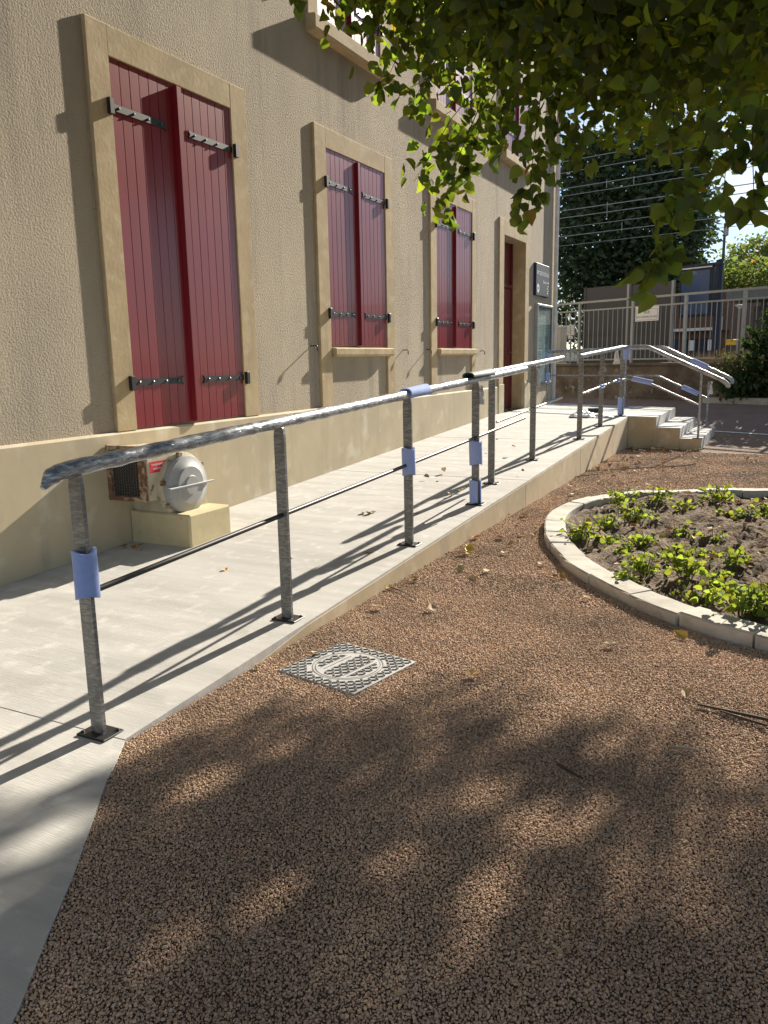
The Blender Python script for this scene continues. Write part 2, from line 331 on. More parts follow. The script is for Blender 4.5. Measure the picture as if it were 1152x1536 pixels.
# rendered side face, a few millimetres proud, below the slab edge
mb = MB(); mb.prism([(Y0+.5, -.05)]+[(y, zr(y)-.012) for y in ys[1:]]+[(YL-.003, -.05)], XE-.02, XE+.004, 'x'); rel(mb).build('side_face', 'ramp_face', ramp)
edge_px = [(187, 1112), (176, 1140), (161, 1168), (150, 1200), (128, 1262), (108, 1318), (72, 1402), (30, 1510), (-10, 1590)]
ed = [on_z(*p) for p in edge_px]
pl = [(WX+.002, Y0-.001), (XE-.006, Y0-.001)]+[(e.x, e.y) for e in ed]+[(-1.0, -.3), (-.9, -3), (WX+.002, -3)]
rel(MB().prism(pl, -.08, .002)).build('apron', 'concrete', ramp)
for yy in (7.55, 10.25): rel(MB().prism([(yy-.003, zr(yy)+.0035), (yy+.003, zr(yy)+.0035), (yy+.003, zr(yy)+.0055), (yy-.003, zr(yy)+.0055)], WX+.01, XE-.01, 'x')).build('joint', 'pale_twig', ramp)
for yy in (7.45, 9.75): rel(MB().box((XE+.002, yy-.002, -.02), (XE+.0052, yy+.002, zr(yy)-.016))).build('joint', 'pale_twig', ramp)
# landing: far edge runs parallel to the street
def back_y(x, u=3.72): return (F0+FN*u).y + (x-(F0+FN*u).x)*FD.y/FD.x
XS = [-1.80, -1.44, -1.125]; YN = 12.98
lp = [(WX+.002, YL+.001), (XE, YL+.001), (XE+.001, YN), (XS[0], YN), (XS[0], 15.3), (WX+.002, back_y(WX))]
rel(MB().prism(lp, -.06, ZL+.003)).build('landing', 'concrete', ramp)
rel(MB().box((XE+.008, YN-.006, -.05), (XS[0]-.004, YN+.01, ZL-.012))).build('landing_face', 'ramp_face', ramp)
for i in (0, 1):
    z = ZL*(2-i)/3
    rel(MB().box((XS[i]+.001, YN+.0, -.06), (XS[i+1], 15.3-.02*(i+1), z), .006)).build('step', 'concrete', ramp)
    rel(MB().box((XS[i]+.003-.002, YN-.006, -.05), (XS[i+1]-.012, YN+.006, z-.012))).build('step_face', 'ramp_face', ramp)

# ================================================================== BUILDING
XW = -4.475
bld = empty('building', (XW, 7, 0)); tag(bld, 'roughcast beige house with dark red shutters beside the ramp', 'building')
def B(mb): mb.v = [(x-XW, y-7, z) for x, y, z in mb.v]; return mb
DY0, DY1, DZ1 = 13.43, 14.67, 3.48; YC = 16.74; DR = .26
mb = MB(); mb.box((-13, -6, -.1), (XW, DY0, 8.2)); mb.box((-13, DY1, -.1), (XW, YC, 8.2)); mb.box((-13, DY0, DZ1), (XW, DY1, 8.2)); mb.box((-13, DY0, -.1), (XW-DR, DY1, DZ1))
B(mb).build('wall', 'stucco', bld)
# plinth
mb = MB()
for a, b in ((-6, 13.16), (14.93, YC+.02)): mb.prism([(XW+.0, -.05), (WX, -.05), (WX, .935), (WX-.012, .95), (XW+.0, .952)], a, b, 'y')
B(mb).build('plinth', 'plinth', bld)
SX = -4.447      # face of the stone surrounds
def surround(y0, y1, z0, z1, oy0, oy1, oz1, sill=False):
    mb = MB(); e = .012
    mb.box((XW-.01, y0, z0), (SX, oy0, z1), .006); mb.box((XW-.01, oy1, z0), (SX, y1, z1), .006); mb.box((XW-.01, oy0-.005, oz1), (SX-.001, oy1+.005, z1-.001), .004)
    B(mb).build('window_surround', 'surround', bld)
def shutters(y0, y1, z0, z1, batten=.036, parts=True, hinge=True):
    ym = (y0+y1)/2; xf = SX-.012
    for side in (0, 1):
        a, b = (y0+.004, ym-.002) if side == 0 else (ym+.002, y1-.004)
        sh = empty('shutter', (xf-XW, a-7, z0), 0, bld); nb = 7; wd = (b-a)/nb
        backing = MB().box((-.03, .002, .004), (-.009, b-a-.002, z1-z0-.004)).build('backing', 'shutter_paint', sh)
        bm_ = MB().box((-.022, .0012, 0), (0, wd-.0012, z1-z0-.006), .0025).mesh('board', 'shutter_paint')
        for k in range(nb): new_obj('board', bm_, sh, (rnd.uniform(-.001, .0005), k*wd, .003))
        if side == 1:
            MB().box((-.01, -.035, .01), (batten, .022, z1-z0-.02), .004).build('cover_batten', 'shutter_paint', sh)
        if hinge:
            for zz in (z1-z0-.335, .35):
                L = .60; ya = -.045 if side == 0 else (b-a)-L+.045
                mh = MB()
                if side == 0: mh.prism([(ya, -.024), (ya+L-.04, -.024), (ya+L+.01, -.034), (ya+L-.012, 0), (ya+L+.01, .034), (ya+L-.04, .024), (ya, .024)], .001, .009, 'x')
                else: mh.prism([(ya+L, .024), (ya+.04, .024), (ya-.01, .034), (ya+.012, 0), (ya-.01, -.034), (ya+.04, -.024), (ya+L, -.024)], .001, .009, 'x')
                h = mh.build('hinge', 'black_iron', sh, loc=(0, 0, zz))
                yk = -.06 if side == 0 else b-a+.012
                mk = MB().box((.002, yk, zz-.06), (.042, yk+.045, zz+.05), .004); mk.build('hinge_pin', 'black_iron', sh)
                for q in (.10, .25, .40, .54):
                    yy = ya+q if side == 0 else ya+L-q
                    MB().tube([(.009, yy, zz), (.017, yy, zz), (.02, yy, zz)], [.010, .009, .004], 8).build('bolt', 'bolt', sh)
def sill(y0, y1, ztop, proj, th=.105):
    mb = MB(); mb.prism([(XW-.02, ztop-th), (SX+proj-.02, ztop-th), (SX+proj, ztop-th+.025), (SX+proj, ztop-.02), (SX+proj-.008, ztop-.012), (XW-.02, ztop)], y0, y1, 'y')
    B(mb).build('window_sill', 'surround', bld)
surround(4.385, 6.19, .952, 3.80, 4.59, 5.975, 3.595); shutters(4.59, 5.975, .962, 3.595, .045)
surround(7.345, 9.14, .952, 3.815, 7.575, 8.93, 3.617); shutters(7.575, 8.93, 1.60, 3.617); sill(7.59, 9.02, 1.592, .05)
surround(10.29, 12.05, .952, 3.80, 10.50, 11.885, 3.60); shutters(10.50, 11.885, 1.60, 3.60); sill(10.525, 11.98, 1.592, .05)
# upper floor
for yy in (7.50, 10.50, 13.42):
    a, b = yy, yy+1.37
    mb = MB(); mb.box((XW-.01, a-.19, 4.80), (SX, a, 7.2), .006); mb.box((XW-.01, b, 4.80), (SX, b+.19, 7.2), .006); mb.box((XW-.01, a-.005, 6.98), (SX-.001, b+.005, 7.199), .004)
    B(mb).build('window_surround', 'surround', bld)
    shutters(a, b, 4.80, 6.98); sill(a-.20, b+.22, 4.795, .09, .16)
# door
mb = MB(); mb.box((XW-.01, 13.19, .952), (SX, DY0, 3.735), .006); mb.box((XW-.01, DY1, .952), (SX, 14.90, 3.735), .006); mb.box((XW-.01, DY0-.004, DZ1), (SX-.001, DY1+.004, 3.734), .004)
B(mb).build('door_surround', 'surround', bld)
B(MB().box((XW-DR, DY1-.006, ZL), (SX+.0, DY1+.01, DZ1))).build('door_jamb', 'surround', bld)
B(MB().box((XW-.02, 13.16, ZL), (WX+.012, DY0-.002, .98), .004)).build('door_base_stone', 'plinth', bld)
B(MB().box((XW-.02, DY1-.012, ZL), (WX+.012, 14.93, .98), .004)).build('door_base_stone', 'plinth', bld)
door = empty('door', (XW-DR-XW, DY0-7, ZL), 0, bld)
MB().box((.002, .0, .01), (.05, .06, 3.0), .004).build('door_frame', 'door_paint', door); MB().box((.002, 1.17, .01), (.05, 1.23, 3.0), .004).build('door_frame', 'door_paint', door)
MB().box((.002, .06, 2.2), (.05, 1.17, 2.27), .004).build('door_frame', 'door_paint', door)
for k in range(8): MB().box((.004, .062+k*.1385, .015), (.036, .062+(k+1)*.1385-.003, 2.19), .004).build('board', 'door_paint', door)
MB().tube(rounded([(.036, 1.08, 1.05), (.09, 1.08, 1.05), (.09, .96, 1.05)], .02), .009, 8).build('handle', 'bolt', door)
MB().box((.004, .062, 2.275), (.02, 1.168, 2.99)).build('transom_panel', 'door_paint', door)
# downpipe at the far corner, shutter stays, roof
B(MB().tube([(XW+.055, YC-.06, .5), (XW+.055, YC-.06, 8.0)], .045, 12)).build('downpipe', 'white_trim', bld, smooth=True)
for yy, zz in ((7.19, 1.60), (9.42, 1.56), (10.17, 1.57), (12.32, 1.55), (7.22, 5.02), (10.2, 5.0), (13.15, 5.0)):
    B(MB().tube(rounded([(XW, yy, zz), (XW+.075, yy, zz+.005), (XW+.078, yy, zz-.055)], .015), .0065, 6)).build('shutter_stay', 'black_iron', bld)
mb = MB(); mb.prism([(XW+.45, 8.15), (XW+.45, 8.3), (-8.7, 11), (-13.4, 8.3), (-13.4, 8.15)], -6.4, YC+.35, 'y'); B(mb).build('roof', 'roof_tile', bld)

# --- blue sign and notice case on the wall
sg = empty('wall_sign', (XW, 15.72, 2.60)); tag(sg, 'dark blue wall sign with white capitals, arrow and round emblem near the door', 'sign')
MB().box((.0, -.46, 0), (.055, .46, .60), .004).build('sign_box', 'navy', sg)
MB().box((.056, -.45, .01), (.058, .45, .59)).build('sign_face', 'sign_face', sg)
def face_x(y, z, x=.0585): return Matrix(((0, 0, 1, x), (1, 0, 0, y), (0, 1, 0, z), (0, 0, 0, 1)))
lettering('lettering', '\u00c9PICERIE SOCIALE', .108, 'white_print', sg, face_x(.0, .385))
lettering('lettering', 'Entr\u00e9e', .085, 'white_print', sg, face_x(.12, .245))
MB().box((.0585, .27, .265), (.060, .37, .278)).add([(.060, .36, .245), (.060, .42, .272), (.060, .36, .299)], [(0, 1, 2)]).build('arrow', 'white_print', sg)
MB().tube([(.0585, -.33, .135), (.0605, -.33, .135)], .085, 20).build('emblem_disc', 'white_print', sg)
mb = MB()
for k in range(3): mb.box((.0606, -.365+.025*k, .10+.01*k), (.0616, -.350+.025*k, .165-.005*k))
mb.build('emblem', 'sign_face', sg)
mb = MB()
for k in range(4): mb.box((.0585, .30+.035*(k % 2), .06+.045*k), (.0598, .36+.035*(k % 2), .085+.045*k))
mb.build('small_emblem', 'white_print', sg)
nc = empty('notice_case', (XW, 15.9, .90)); tag(nc, 'silver framed glazed notice case hung below the blue sign', 'notice case')
H = 1.55; Wd = .55
MB().box((0, -Wd+.045, .045), (.03, Wd-.045, H-.045)).build('backing', 'white_trim', nc)
mb = MB(); mb.box((0, -Wd, 0), (.075, -Wd+.045, H), .004); mb.box((0, Wd-.045, 0), (.075, Wd, H), .004); mb.box((0, -Wd+.044, 0), (.074, Wd-.044, .045), .004); mb.box((0, -Wd+.044, H-.045), (.074, Wd-.044, H), .004)
mb.build('frame', 'galvanised', nc)
for (y, z, a, b) in ((-.38, .92, .34, .48), (.05, .95, .32, .45), (-.38, .35, .34, .48), (.04, .30, .34, .48)):
    p = MB().box((.031, y, z), (.033, y+a, z+b)).build('paper', 'white_print', nc)
    mb = MB()
    for k in range(6): mb.box((.0332, y+.04, z+b-.08-.055*k), (.0336, y+a-.04-.05*(k % 3), z+b-.072-.055*k))
    mb.build('print_lines', 'grey_paint', p).matrix_parent_inverse = Matrix.Identity(4)
MB().box((.062, -Wd+.046, .046), (.066, Wd-.046, H-.046)).build('glass_pane', 'glass', nc)

# --- ventilation blower
bl = empty('ventilation_blower', (WX, 4.262, zr(4.4))); tag(bl, 'cream fan housing with rusty mesh intake and round grey cap', 'blower')
def R3(mb, o=(WX, 4.262, zr(4.4))): mb.v = [(x-o[0], y-o[1], z-o[2]) for x, y, z in mb.v]; return mb
PX = -3.855
R3(MB().box((WX+.0, 4.43, zr(4.3)-.03), (PX, 4.91, .352), .012)).build('pedestal', 'pedestal', bl)
CX = -4.075
mb = MB()       # scroll housing: drum with a straight throat, side faces normal to X
cy, cz, r0 = 4.60, .56, .285
pr = [(4.272, .845), (4.40, .852)]+[(cy+r0*math.cos(a), cz+r0*math.sin(a)) for a in [rad(95-10*k) for k in range(22)]]+[(4.45, .47), (4.272, .47)]
mb.prism(pr[::-1], WX+.004, CX, 'x'); R3(mb).build('housing', 'blower', bl, smooth=True)
R3(MB().prism([(4.45, .353), (4.90, .353), (4.80, .60), (4.46, .60)], WX+.05, CX+.012, 'x')).build('foot', 'blower', bl)
mb = MB(); g0 = 4.262; zz0, zz1 = .465, .87; gx0, gx1 = WX+.003, -4.088
for a, b in (((gx0, g0-.03, zz0), (gx0+.035, g0+.012, zz1)), ((gx1-.045, g0-.03, zz0), (gx1, g0+.012, zz1)), ((gx0+.034, g0-.028, zz0), (gx1-.044, g0+.012, zz0+.032)), ((gx0+.034, g0-.028, zz1-.03), (gx1-.044, g0+.012, zz1))): mb.box(a, b, .003)
R3(mb).build('intake_frame', 'rust', bl)
R3(MB().box((gx0+.03, g0+.004, zz0+.02), (gx1-.03, g0+.009, zz1-.02))).build('intake_dark', 'duct_dark', bl)
mb = MB(); nx, nz = 11, 16                                                   # expanded metal
x0, x1, z0, z1 = gx0+.035, gx1-.045, zz0+.032, zz1-.03
for i in range(nx):
    for j in range(nz):
        ax, az = x0+(x1-x0)*i/nx, z0+(z1-z0)*j/nz; bx, bz = x0+(x1-x0)*(i+1)/nx, z0+(z1-z0)*(j+1)/nz; mxx, mzz = (ax+bx)/2, (az+bz)/2
        for p, q in (((ax, mzz), (mxx, bz)), ((mxx, bz), (bx, mzz)), ((bx, mzz), (mxx, az)), ((mxx, az), (ax, mzz))):
            d = Vector((q[0]-p[0], q[1]-p[1])).normalized()*.0022; nv = (-d.y, d.x)
            mb.add([(p[0]-nv[0], g0-.006, p[1]-nv[1]), (q[0]-nv[0], g0-.006, q[1]-nv[1]), (q[0]+nv[0], g0-.009, q[1]+nv[1]), (p[0]+nv[0], g0-.009, p[1]+nv[1])], [(0, 1, 2, 3)])
R3(mb).build('wire_mesh', 'mesh_wire', bl)
def disc(mb, prof, c, n=40):
    """turned shape around an X axis through c: prof = [(x offset, radius)]"""
    k = len(mb.v)
    for dx, r in prof:
        for i in range(n): a = 2*math.pi*i/n; mb.v.append((c[0]+dx, c[1]+r*math.cos(a), c[2]+r*math.sin(a)))
    for j in range(len(prof)-1):
        for i in range(n): mb.f.append((k+j*n+i, k+j*n+(i+1) % n, k+(j+1)*n+(i+1) % n, k+(j+1)*n+i))
    mb.f.append(tuple(k+(len(prof)-1)*n+i for i in range(n))); return mb
cc = (CX, 4.60, .548)
R3(disc(MB(), [(0, .245), (.03, .245), (.035, .235)], cc)).build('rim_ring', 'blower', bl, smooth=True)
cap = R3(disc(MB(), [(.03, .222), (.075, .222), (.085, .216), (.10, .15), (.102, .148), (.112, .14), (.114, .075), (.116, .073), (.124, .068), (.124, .01)], cc)).build('cap', 'grey_paint', bl, smooth=True)
hb = R3(MB().box((CX+.09, 4.60-.25, .543), (CX+.128, 4.60+.25, .556), .003)).build('handle', 'grey_paint', cap)
for a in (35, 100, 170, 215, 300):
    y, z = 4.60+.236*math.cos(rad(a)), .548+.236*math.sin(rad(a)); R3(MB().box((CX+.03, y-.02, z-.016), (CX+.062, y+.02, z+.016), .003)).build('clamp', 'rust', bl)
stk = R3(MB().box((CX+.001, 4.29, .672), (CX+.003, 4.465, .752))).build('sticker', 'sticker_red', bl)
mw = face_x(4.377-4.262, .722-zr(4.4), CX+.0035-WX)
lettering('lettering', 'GAINE POMPIER', .0195, 'white_print', stk, mw, depth=.0005)
lettering('lettering', 'CHAUFFERIE', .0195, 'white_print', stk, face_x(4.377-4.262, .692-zr(4.4), CX+.0035-WX), depth=.0005)

# ================================================================== HANDRAILS
def base_plate(y, m='black_iron'):
    mb = MB().box((-.055, -.075, .0), (.075, .075, .010), .003)
    return mb
PLATE = MB().box((-.075, -.05, 0), (.075, .06, .010), .003).mesh('base_plate', 'black_iron')
BOLT = MB().tube([(0, 0, .010), (0, 0, .016), (0, 0, .018)], [.008, .008, .004], 8).mesh('anchor_bolt', 'black_iron')
def post(parent, o, y, x, zb, h, m='wrapped_post', wx=.064, wy=.018, plate=True):
    p = MB(); hw = wx/2; ht = wy/2
    sec = [(0, 1, 1), (h-.06, 1, 1), (h-.02, .82, .9), (h, .55, .8)]
    k = 0; V = []; Fc = []
    for z, a, b in sec: V += [(-hw*a, -ht*b, z), (hw*a, -ht*b, z), (hw*a, ht*b, z), (-hw*a, ht*b, z)]
    for i in range(len(sec)-1):
        for j in range(4): Fc.append((i*4+j, i*4+(j+1) % 4, (i+1)*4+(j+1) % 4, (i+1)*4+j))
    Fc += [(3, 2, 1, 0), (12, 13, 14, 15)]
    q = p.add(V, Fc).build('post', m, parent, loc=(x-o[0], y-o[1], zb-o[2]))
    if plate:
        pl = new_obj('base_plate', PLATE, q, (0, 0, .002))
        for bx in (-.058, .058): new_obj('anchor_bolt', BOLT, pl, (bx, .042 if bx > 0 else -.03, 0))
    return q
def rail(parent, o, pts, r, m, name='handrail', n=14, wob=.0, round_end=False):
    pts = [Vector(p)-Vector(o) for p in pts]
    if wob:
        q = []
        for i in range(len(pts)-1):
            L = (pts[i+1]-pts[i]).length; k = max(1, int(L/.035))
            for j in range(k): q.append(pts[i].lerp(pts[i+1], j/k))
        q.append(pts[-1]); pts = q; r = [r*(1+wob*(rnd.random()-.4)) for _ in pts]
        if round_end: r[0] *= .35; r[1] *= .8; r[2] *= .95
    return MB().tube(pts, r, n).build(name, m, parent, smooth=True)
RH = 1.075; MHT = .585; RR = .031
def section(x, ys, r0, r1, m0, m1, mmat, label, start_bend=False):
    o = (x, ys[0], zr(ys[0])); e = empty('handrail_section', o); tag(e, label, 'handrail', 'handrail along the ramp')
    for y in ys: post(e, o, y, x, zr(y), RH-.01)
    P = [(x, r0, zr(r0)+RH), (x, r1, zr(r1)+RH)]
    if start_bend: P = rounded([(x, r0-.085, zr(r0)+RH-.055), (x, r0-.035, zr(r0)+RH-.008), (x, r0+.09, zr(r0)+RH+.003)], .06)+P[1:]
    rail(e, o, P, RR, 'wrapped_rail', wob=.16, round_end=start_bend)
    a = rail(e, o, [(x, m0, zr(m0)+MHT), (x, m1, zr(m1)+MHT)], .0125, mmat, 'middle_rail', 10, wob=.0 if mmat == 'black_iron' else .25)
    return e
section(-2.36, [2.095, 3.45, 5.03, 6.395], 2.03, 7.82, 2.095, 7.82, 'black_iron', 'longest handrail section nearest the camera with four posts', True)
section(-2.53, [7.30, 8.70], 7.30, 9.95, 7.45, 9.97, 'wrapped_rail', 'middle handrail section with two film wrapped posts')
# upper section turning onto the steps, near side
o = (-2.4, 10.4, zr(10.4)); e = empty('handrail_section', o); tag(e, 'upper handrail section with three posts turning down the near side of the steps', 'handrail', 'handrail along the ramp')
for y in (10.4, 11.7, 13.04): post(e, o, y, -2.4 if y < 13 else -2.36, zr(y), RH-.01)
YS = 13.06
rail(e, o, rounded([(-2.4, 10.32, zr(10.32)+RH), (-2.38, 12.9, ZL+RH), (-2.30, YS, ZL+RH+.005), (-2.0, YS, ZL+RH+.01), (-.88, YS, 1.04), (-.80, YS, .97), (-.81, YS, .93)], .07), RR, 'wrapped_rail', wob=.16)
rail(e, o, rounded([(-2.4, 10.45, zr(10.45)+MHT), (-2.38, 12.9, ZL+MHT), (-2.30, YS, ZL+MHT), (-2.08, YS, ZL+MHT), (-1.19, YS, .665)], .05), .014, 'wrapped_rail', 'middle_rail', 10, wob=.25)
def thin_post(e, o, x, y, zb, h):
    q = MB().tube([(0, 0, 0), (0, 0, h)], .017, 10).build('post', 'wrapped_rail', e, smooth=True, loc=(x-o[0], y-o[1], zb-o[2])); new_obj('base_plate', PLATE, q, (0, 0, .002)); return q
thin_post(e, o, -1.187, YS, ZL/3, 1.0)
# far side of the steps
YF = 15.1; o = (-4.36, 16.0, ZL); e = empty('handrail_section', o); tag(e, 'far handrail from the notice case across the landing and down the steps', 'handrail', 'handrail along the ramp')
rail(e, o, rounded([(-4.36, 16.0, ZL+RH-.02), (-2.03, YF, ZL+RH+.01), (-.93, YF, 1.03), (-.86, YF, .97), (-.875, YF, .92)], .07), RR, 'wrapped_rail', wob=.16)
rail(e, o, rounded([(-4.36, 16.0, ZL+MHT), (-2.11, YF, ZL+MHT), (-1.24, YF, .665)], .05), .014, 'wrapped_rail', 'middle_rail', 10, wob=.25)
thin_post(e, o, -4.36, 16.0, ZL, RH-.03); thin_post(e, o, -2.72, 15.37, ZL, RH-.02); thin_post(e, o, -1.245, YF, ZL/3, .80)

# ------------------------------------------------------------------ foam sleeves
def sleeve(p0, p1, r, label, th=.012, open_ang=0.0, gap=50, m='foam', oval=1.0, name='foam_sleeve', grp='blue foam sleeves on the handrails'):
    """split C-shaped foam tube around a bar from p0 to p1"""
    p0, p1 = Vector(p0), Vector(p1); d = (p1-p0).normalized(); ref = Vector((0, 0, 1)) if abs(d.z) < .9 else Vector((0, 1, 0))
    u = d.cross(ref).normalized(); v = u.cross(d); L = (p1-p0).length; N = 22; M = 5; mb = MB()
    g = rad(gap)/2
    for j in range(M):
        t = j/(M-1)
        for i in range(N):
            a = open_ang+g+(2*math.pi-2*g)*i/(N-1)
            for k, rr in enumerate((r+th, r)):
                q = rr*(1+.05*math.sin(3*a+2*t)); c = Vector((0, 0, 0))+d*(t*L)+u*(math.cos(a)*q*oval)+v*(math.sin(a)*q)
                if j in (0, M-1): c += d*(.008*math.sin(2*a+j))
                mb.v.append(tuple(c))
    ix = lambda j, i, k: (j*N+i)*2+k
    for j in range(M-1):
        for i in range(N-1):
            mb.f.append((ix(j, i, 0), ix(j, i+1, 0), ix(j+1, i+1, 0), ix(j+1, i, 0))); mb.f.append((ix(j, i, 1), ix(j+1, i, 1), ix(j+1, i+1, 1), ix(j, i+1, 1)))
        for i in (0, N-1): mb.f.append((ix(j, i, 0), ix(j, i, 1), ix(j+1, i, 1), ix(j+1, i, 0)))
    for j in (0, M-1):
        for i in range(N-1): mb.f.append((ix(j, i, 0), ix(j, i+1, 0), ix(j, i+1, 1), ix(j, i, 1)))
    o = mb.build(name, m, None, smooth=True, loc=p0); tag(o, label, 'foam sleeve', grp); return o
def on_post(x, y, a, b, label, **k): return sleeve((x, y, zr(y)+a), (x, y, zr(y)+b), k.pop('r', .036), label, **k)
X1 = -2.36
on_post(X1+.006, 2.095, .575, .755, 'blue foam sleeve on the nearest post below its bend', open_ang=rad(20), r=.035, th=.011)
sleeve((X1, 5.0, zr(5)+RH), (X1, 5.36, zr(5.36)+RH), .036, 'blue foam sleeve over the rail above the third post', open_ang=rad(-90), gap=120)
on_post(X1+.004, 5.03, .515, .70, 'blue foam sleeve around the third post where the lower bar meets it', open_ang=rad(20))
sleeve((X1, 6.22, zr(6.3)+RH+.028), (X1, 6.75, zr(6.75)+RH+.028), .030, 'dark green foam sleeve lying on top of the rail at the fourth post', open_ang=rad(-90), gap=150, m='foam_green', oval=1.25)
on_post(X1, 6.40, .355, .555, 'blue foam sleeve hanging behind the fourth post below the lower bar', open_ang=rad(-90+180), gap=140, r=.044)
on_post(X1, 6.395, .02, .215, 'blue foam sleeve at the foot of the fourth post', open_ang=rad(200), r=.040)
on_post(-2.36, 13.04, .03, .30, 'tilted blue foam sleeve at the foot of the landing corner post', open_ang=rad(200))
on_post(-2.31, 13.05, .90, 1.07, 'blue foam sleeve under the rail at the landing corner', open_ang=rad(30), r=.038)
sleeve((-2.20, YS, ZL+MHT+.01), (-1.90, YS, ZL+MHT-.06), .026, 'blue foam sleeve lying along the lower bar above the top step', open_ang=rad(-90), gap=40, th=.016)
sleeve((-2.395, 11.55, zr(11.55)+MHT), (-2.395, 11.8, zr(11.8)+MHT), .024, 'small blue foam sleeve on the lower bar at the second landing post', gap=60)
sleeve((-2.38, 12.75, zr(12.75)+MHT), (-2.38, 12.93, ZL+MHT), .024, 'small blue foam sleeve on the lower bar just before the landing corner', gap=60)
def along(p, q, t): return Vector(p).lerp(Vector(q), t)
A_, B_ = (-2.03, YF, ZL+RH+.01), (-.93, YF, 1.03)
sleeve(along(A_, B_, .43), along(A_, B_, .68), .037, 'blue foam sleeve halfway down the far upper stair rail', gap=40, open_ang=rad(-90))
A_, B_ = (-2.11, YF, ZL+MHT), (-1.24, YF, .665)
sleeve(along(A_, B_, .50), along(A_, B_, .80), .026, 'blue foam sleeve halfway down the far lower stair bar', gap=40, open_ang=rad(-90), th=.018)
sleeve((-4.36, 16.0, ZL+.86), (-4.36, 16.0, ZL+1.03), .034, 'upper blue foam sleeve on the thin post in front of the notice case', gap=40)
sleeve((-4.36, 16.0, ZL+.47), (-4.36, 16.0, ZL+.63), .034, 'lower blue foam sleeve on the thin post in front of the notice case', gap=40)
g = on_z(958, 670); sleeve((g.x, g.y, .045), (g.x+.23, g.y+.02, .045), .032, 'blue foam sleeve lying on the gravel in front of the steps', gap=30, open_ang=rad(-100), grp=None)
g = on_z(882, 626, .40); sleeve((g.x, g.y, zr(g.y)+.04), (g.x+.22, g.y+.03, zr(g.y)+.04), .028, 'dark green foam sleeve lying on the upper ramp behind the posts', gap=30, m='foam_green', open_ang=rad(-90), grp=None)
# crumpled white packing film on the ramp and shreds on the rails
def crumple(name, loc, sx, sy, h, label, seed, m='white_film', vertical=False):
    r = random.Random(seed); N = 9; V = []; Fc = []
    for i in range(N):
        for j in range(N):
            x, y = (i/(N-1)-.5), (j/(N-1)-.5); e = max(0, 1-4*max(x*x, y*y)); z = h*e*(.4+r.random()*.8)+.003
            V.append((x*sx*(1+r.uniform(-.15, .15)), y*sy*(1+r.uniform(-.15, .15)), z) if not vertical else (x*sx*(.4+.6*(j/(N-1)))+r.uniform(-.01, .01), z, -j/(N-1)*sy))
    for i in range(N-1):
        for j in range(N-1): a = i*N+j; Fc.append((a, a+N, a+N+1, a+1))
    o = new_obj(name, np_mesh(name, V, Fc, m), None, loc); return tag(o, label, 'plastic film')
g = on_z(874, 634, .38); crumple('packing_film', (g.x, g.y, zr(g.y)+.004), .34, .5, .10, 'crumpled white packing film on the ramp behind the seventh post', 3)
g = on_z(905, 632, .41); crumple('packing_film', (g.x, g.y, zr(g.y)+.004), .30, .4, .05, 'flat white packing film on the ramp near the landing corner', 5)
crumple('packing_film', (-2.42, 12.86, ZL+RH-.03), .10, .22, .04, 'white film shred hanging from the rail beside the landing corner', 8, vertical=True)
crumple('packing_film', (-1.20, YF-.02, ZL/3+.80), .07, .22, .03, 'white film shred hanging on the short post at the far steps', 9, vertical=True)
crumple('packing_film', (-2.49, 8.72, zr(8.7)+RH-.05), .07, .20, .03, 'clear film shred hanging from the post in front of the door', 10, vertical=True)
crumple('packing_film', (-2.32, 6.42, zr(6.4)+RH-.05), .05, .16, .03, 'clear film shred hanging under the dark green sleeve', 12, vertical=True)

# ================================================================== MANHOLE COVER
mc = [on_z(*p) for p in ((428, 1004), (505, 965), (613, 994), (543, 1041))]
ctr = sum(mc, Vector())/4; ex = ((mc[2]-mc[1])+(mc[3]-mc[0])).normalized(); ang = math.atan2(ex.y, ex.x); S = .235
man = empty('manhole_cover', (ctr.x, ctr.y, 0), ang); tag(man, 'square grey cast iron manhole cover with round lid in the gravel', 'manhole cover')
MB().box((-S, -S, -.03), (S, S, .004), .003).build('frame_plate', 'cast_iron', man)
mb = MB()
for r0_, r1_ in ((.168, .172), (.155, .158)):
    N = 48; k = len(mb.v)
    for i in range(N):
        a = 2*math.pi*i/N
        for rr in (r0_, r1_): mb.v.append((rr*math.cos(a), rr*math.sin(a), .0055))
    for i in range(N): j = (i+1) % N; mb.f.append((k+2*i, k+2*j, k+2*j+1, k+2*i+1))
mb.build('joint_ring', 'cast_dark', man)
lid = MB().tube([(0, 0, -.005), (0, 0, .0052)], .154, 48).build('lid', 'cast_iron', man)
def bars(test, ox, oy, step, L, wd, z, skip=0.0):
    mb = MB(); n_ = int(.5/step)
    for i in range(-n_, n_+1):
        for j in range(-n_, n_+1):
            x, y = i*step+ox, j*step+oy
            if not test(x, y) or rnd.random() < skip: continue
            a = (rad(45) if (i+j) % 2 else rad(-45))+rnd.uniform(-.08, .08); cx_, sx_ = math.cos(a), math.sin(a)
            P = [(-L, -wd), (L, -wd), (L, wd), (-L, wd)]; P = [(x+p*cx_-q*sx_, y+p*sx_+q*cx_) for p, q in P]
            mb.prism(P, z-.004, z+.0045)
    return mb
bars(lambda x, y: max(abs(x), abs(y)) < S-.015 and math.hypot(x, y) > .185, .011, .011, .0255, .0125, .0036, .004).build('tread_pattern', 'cast_dark', man)
bars(lambda x, y: math.hypot(x, y) < .142 and not (.055 < x < .10) and not (-.10 < x < -.05), 0, 0, .0255, .0125, .0036, .0052).build('tread_pattern', 'cast_dark', lid)
mb = MB()
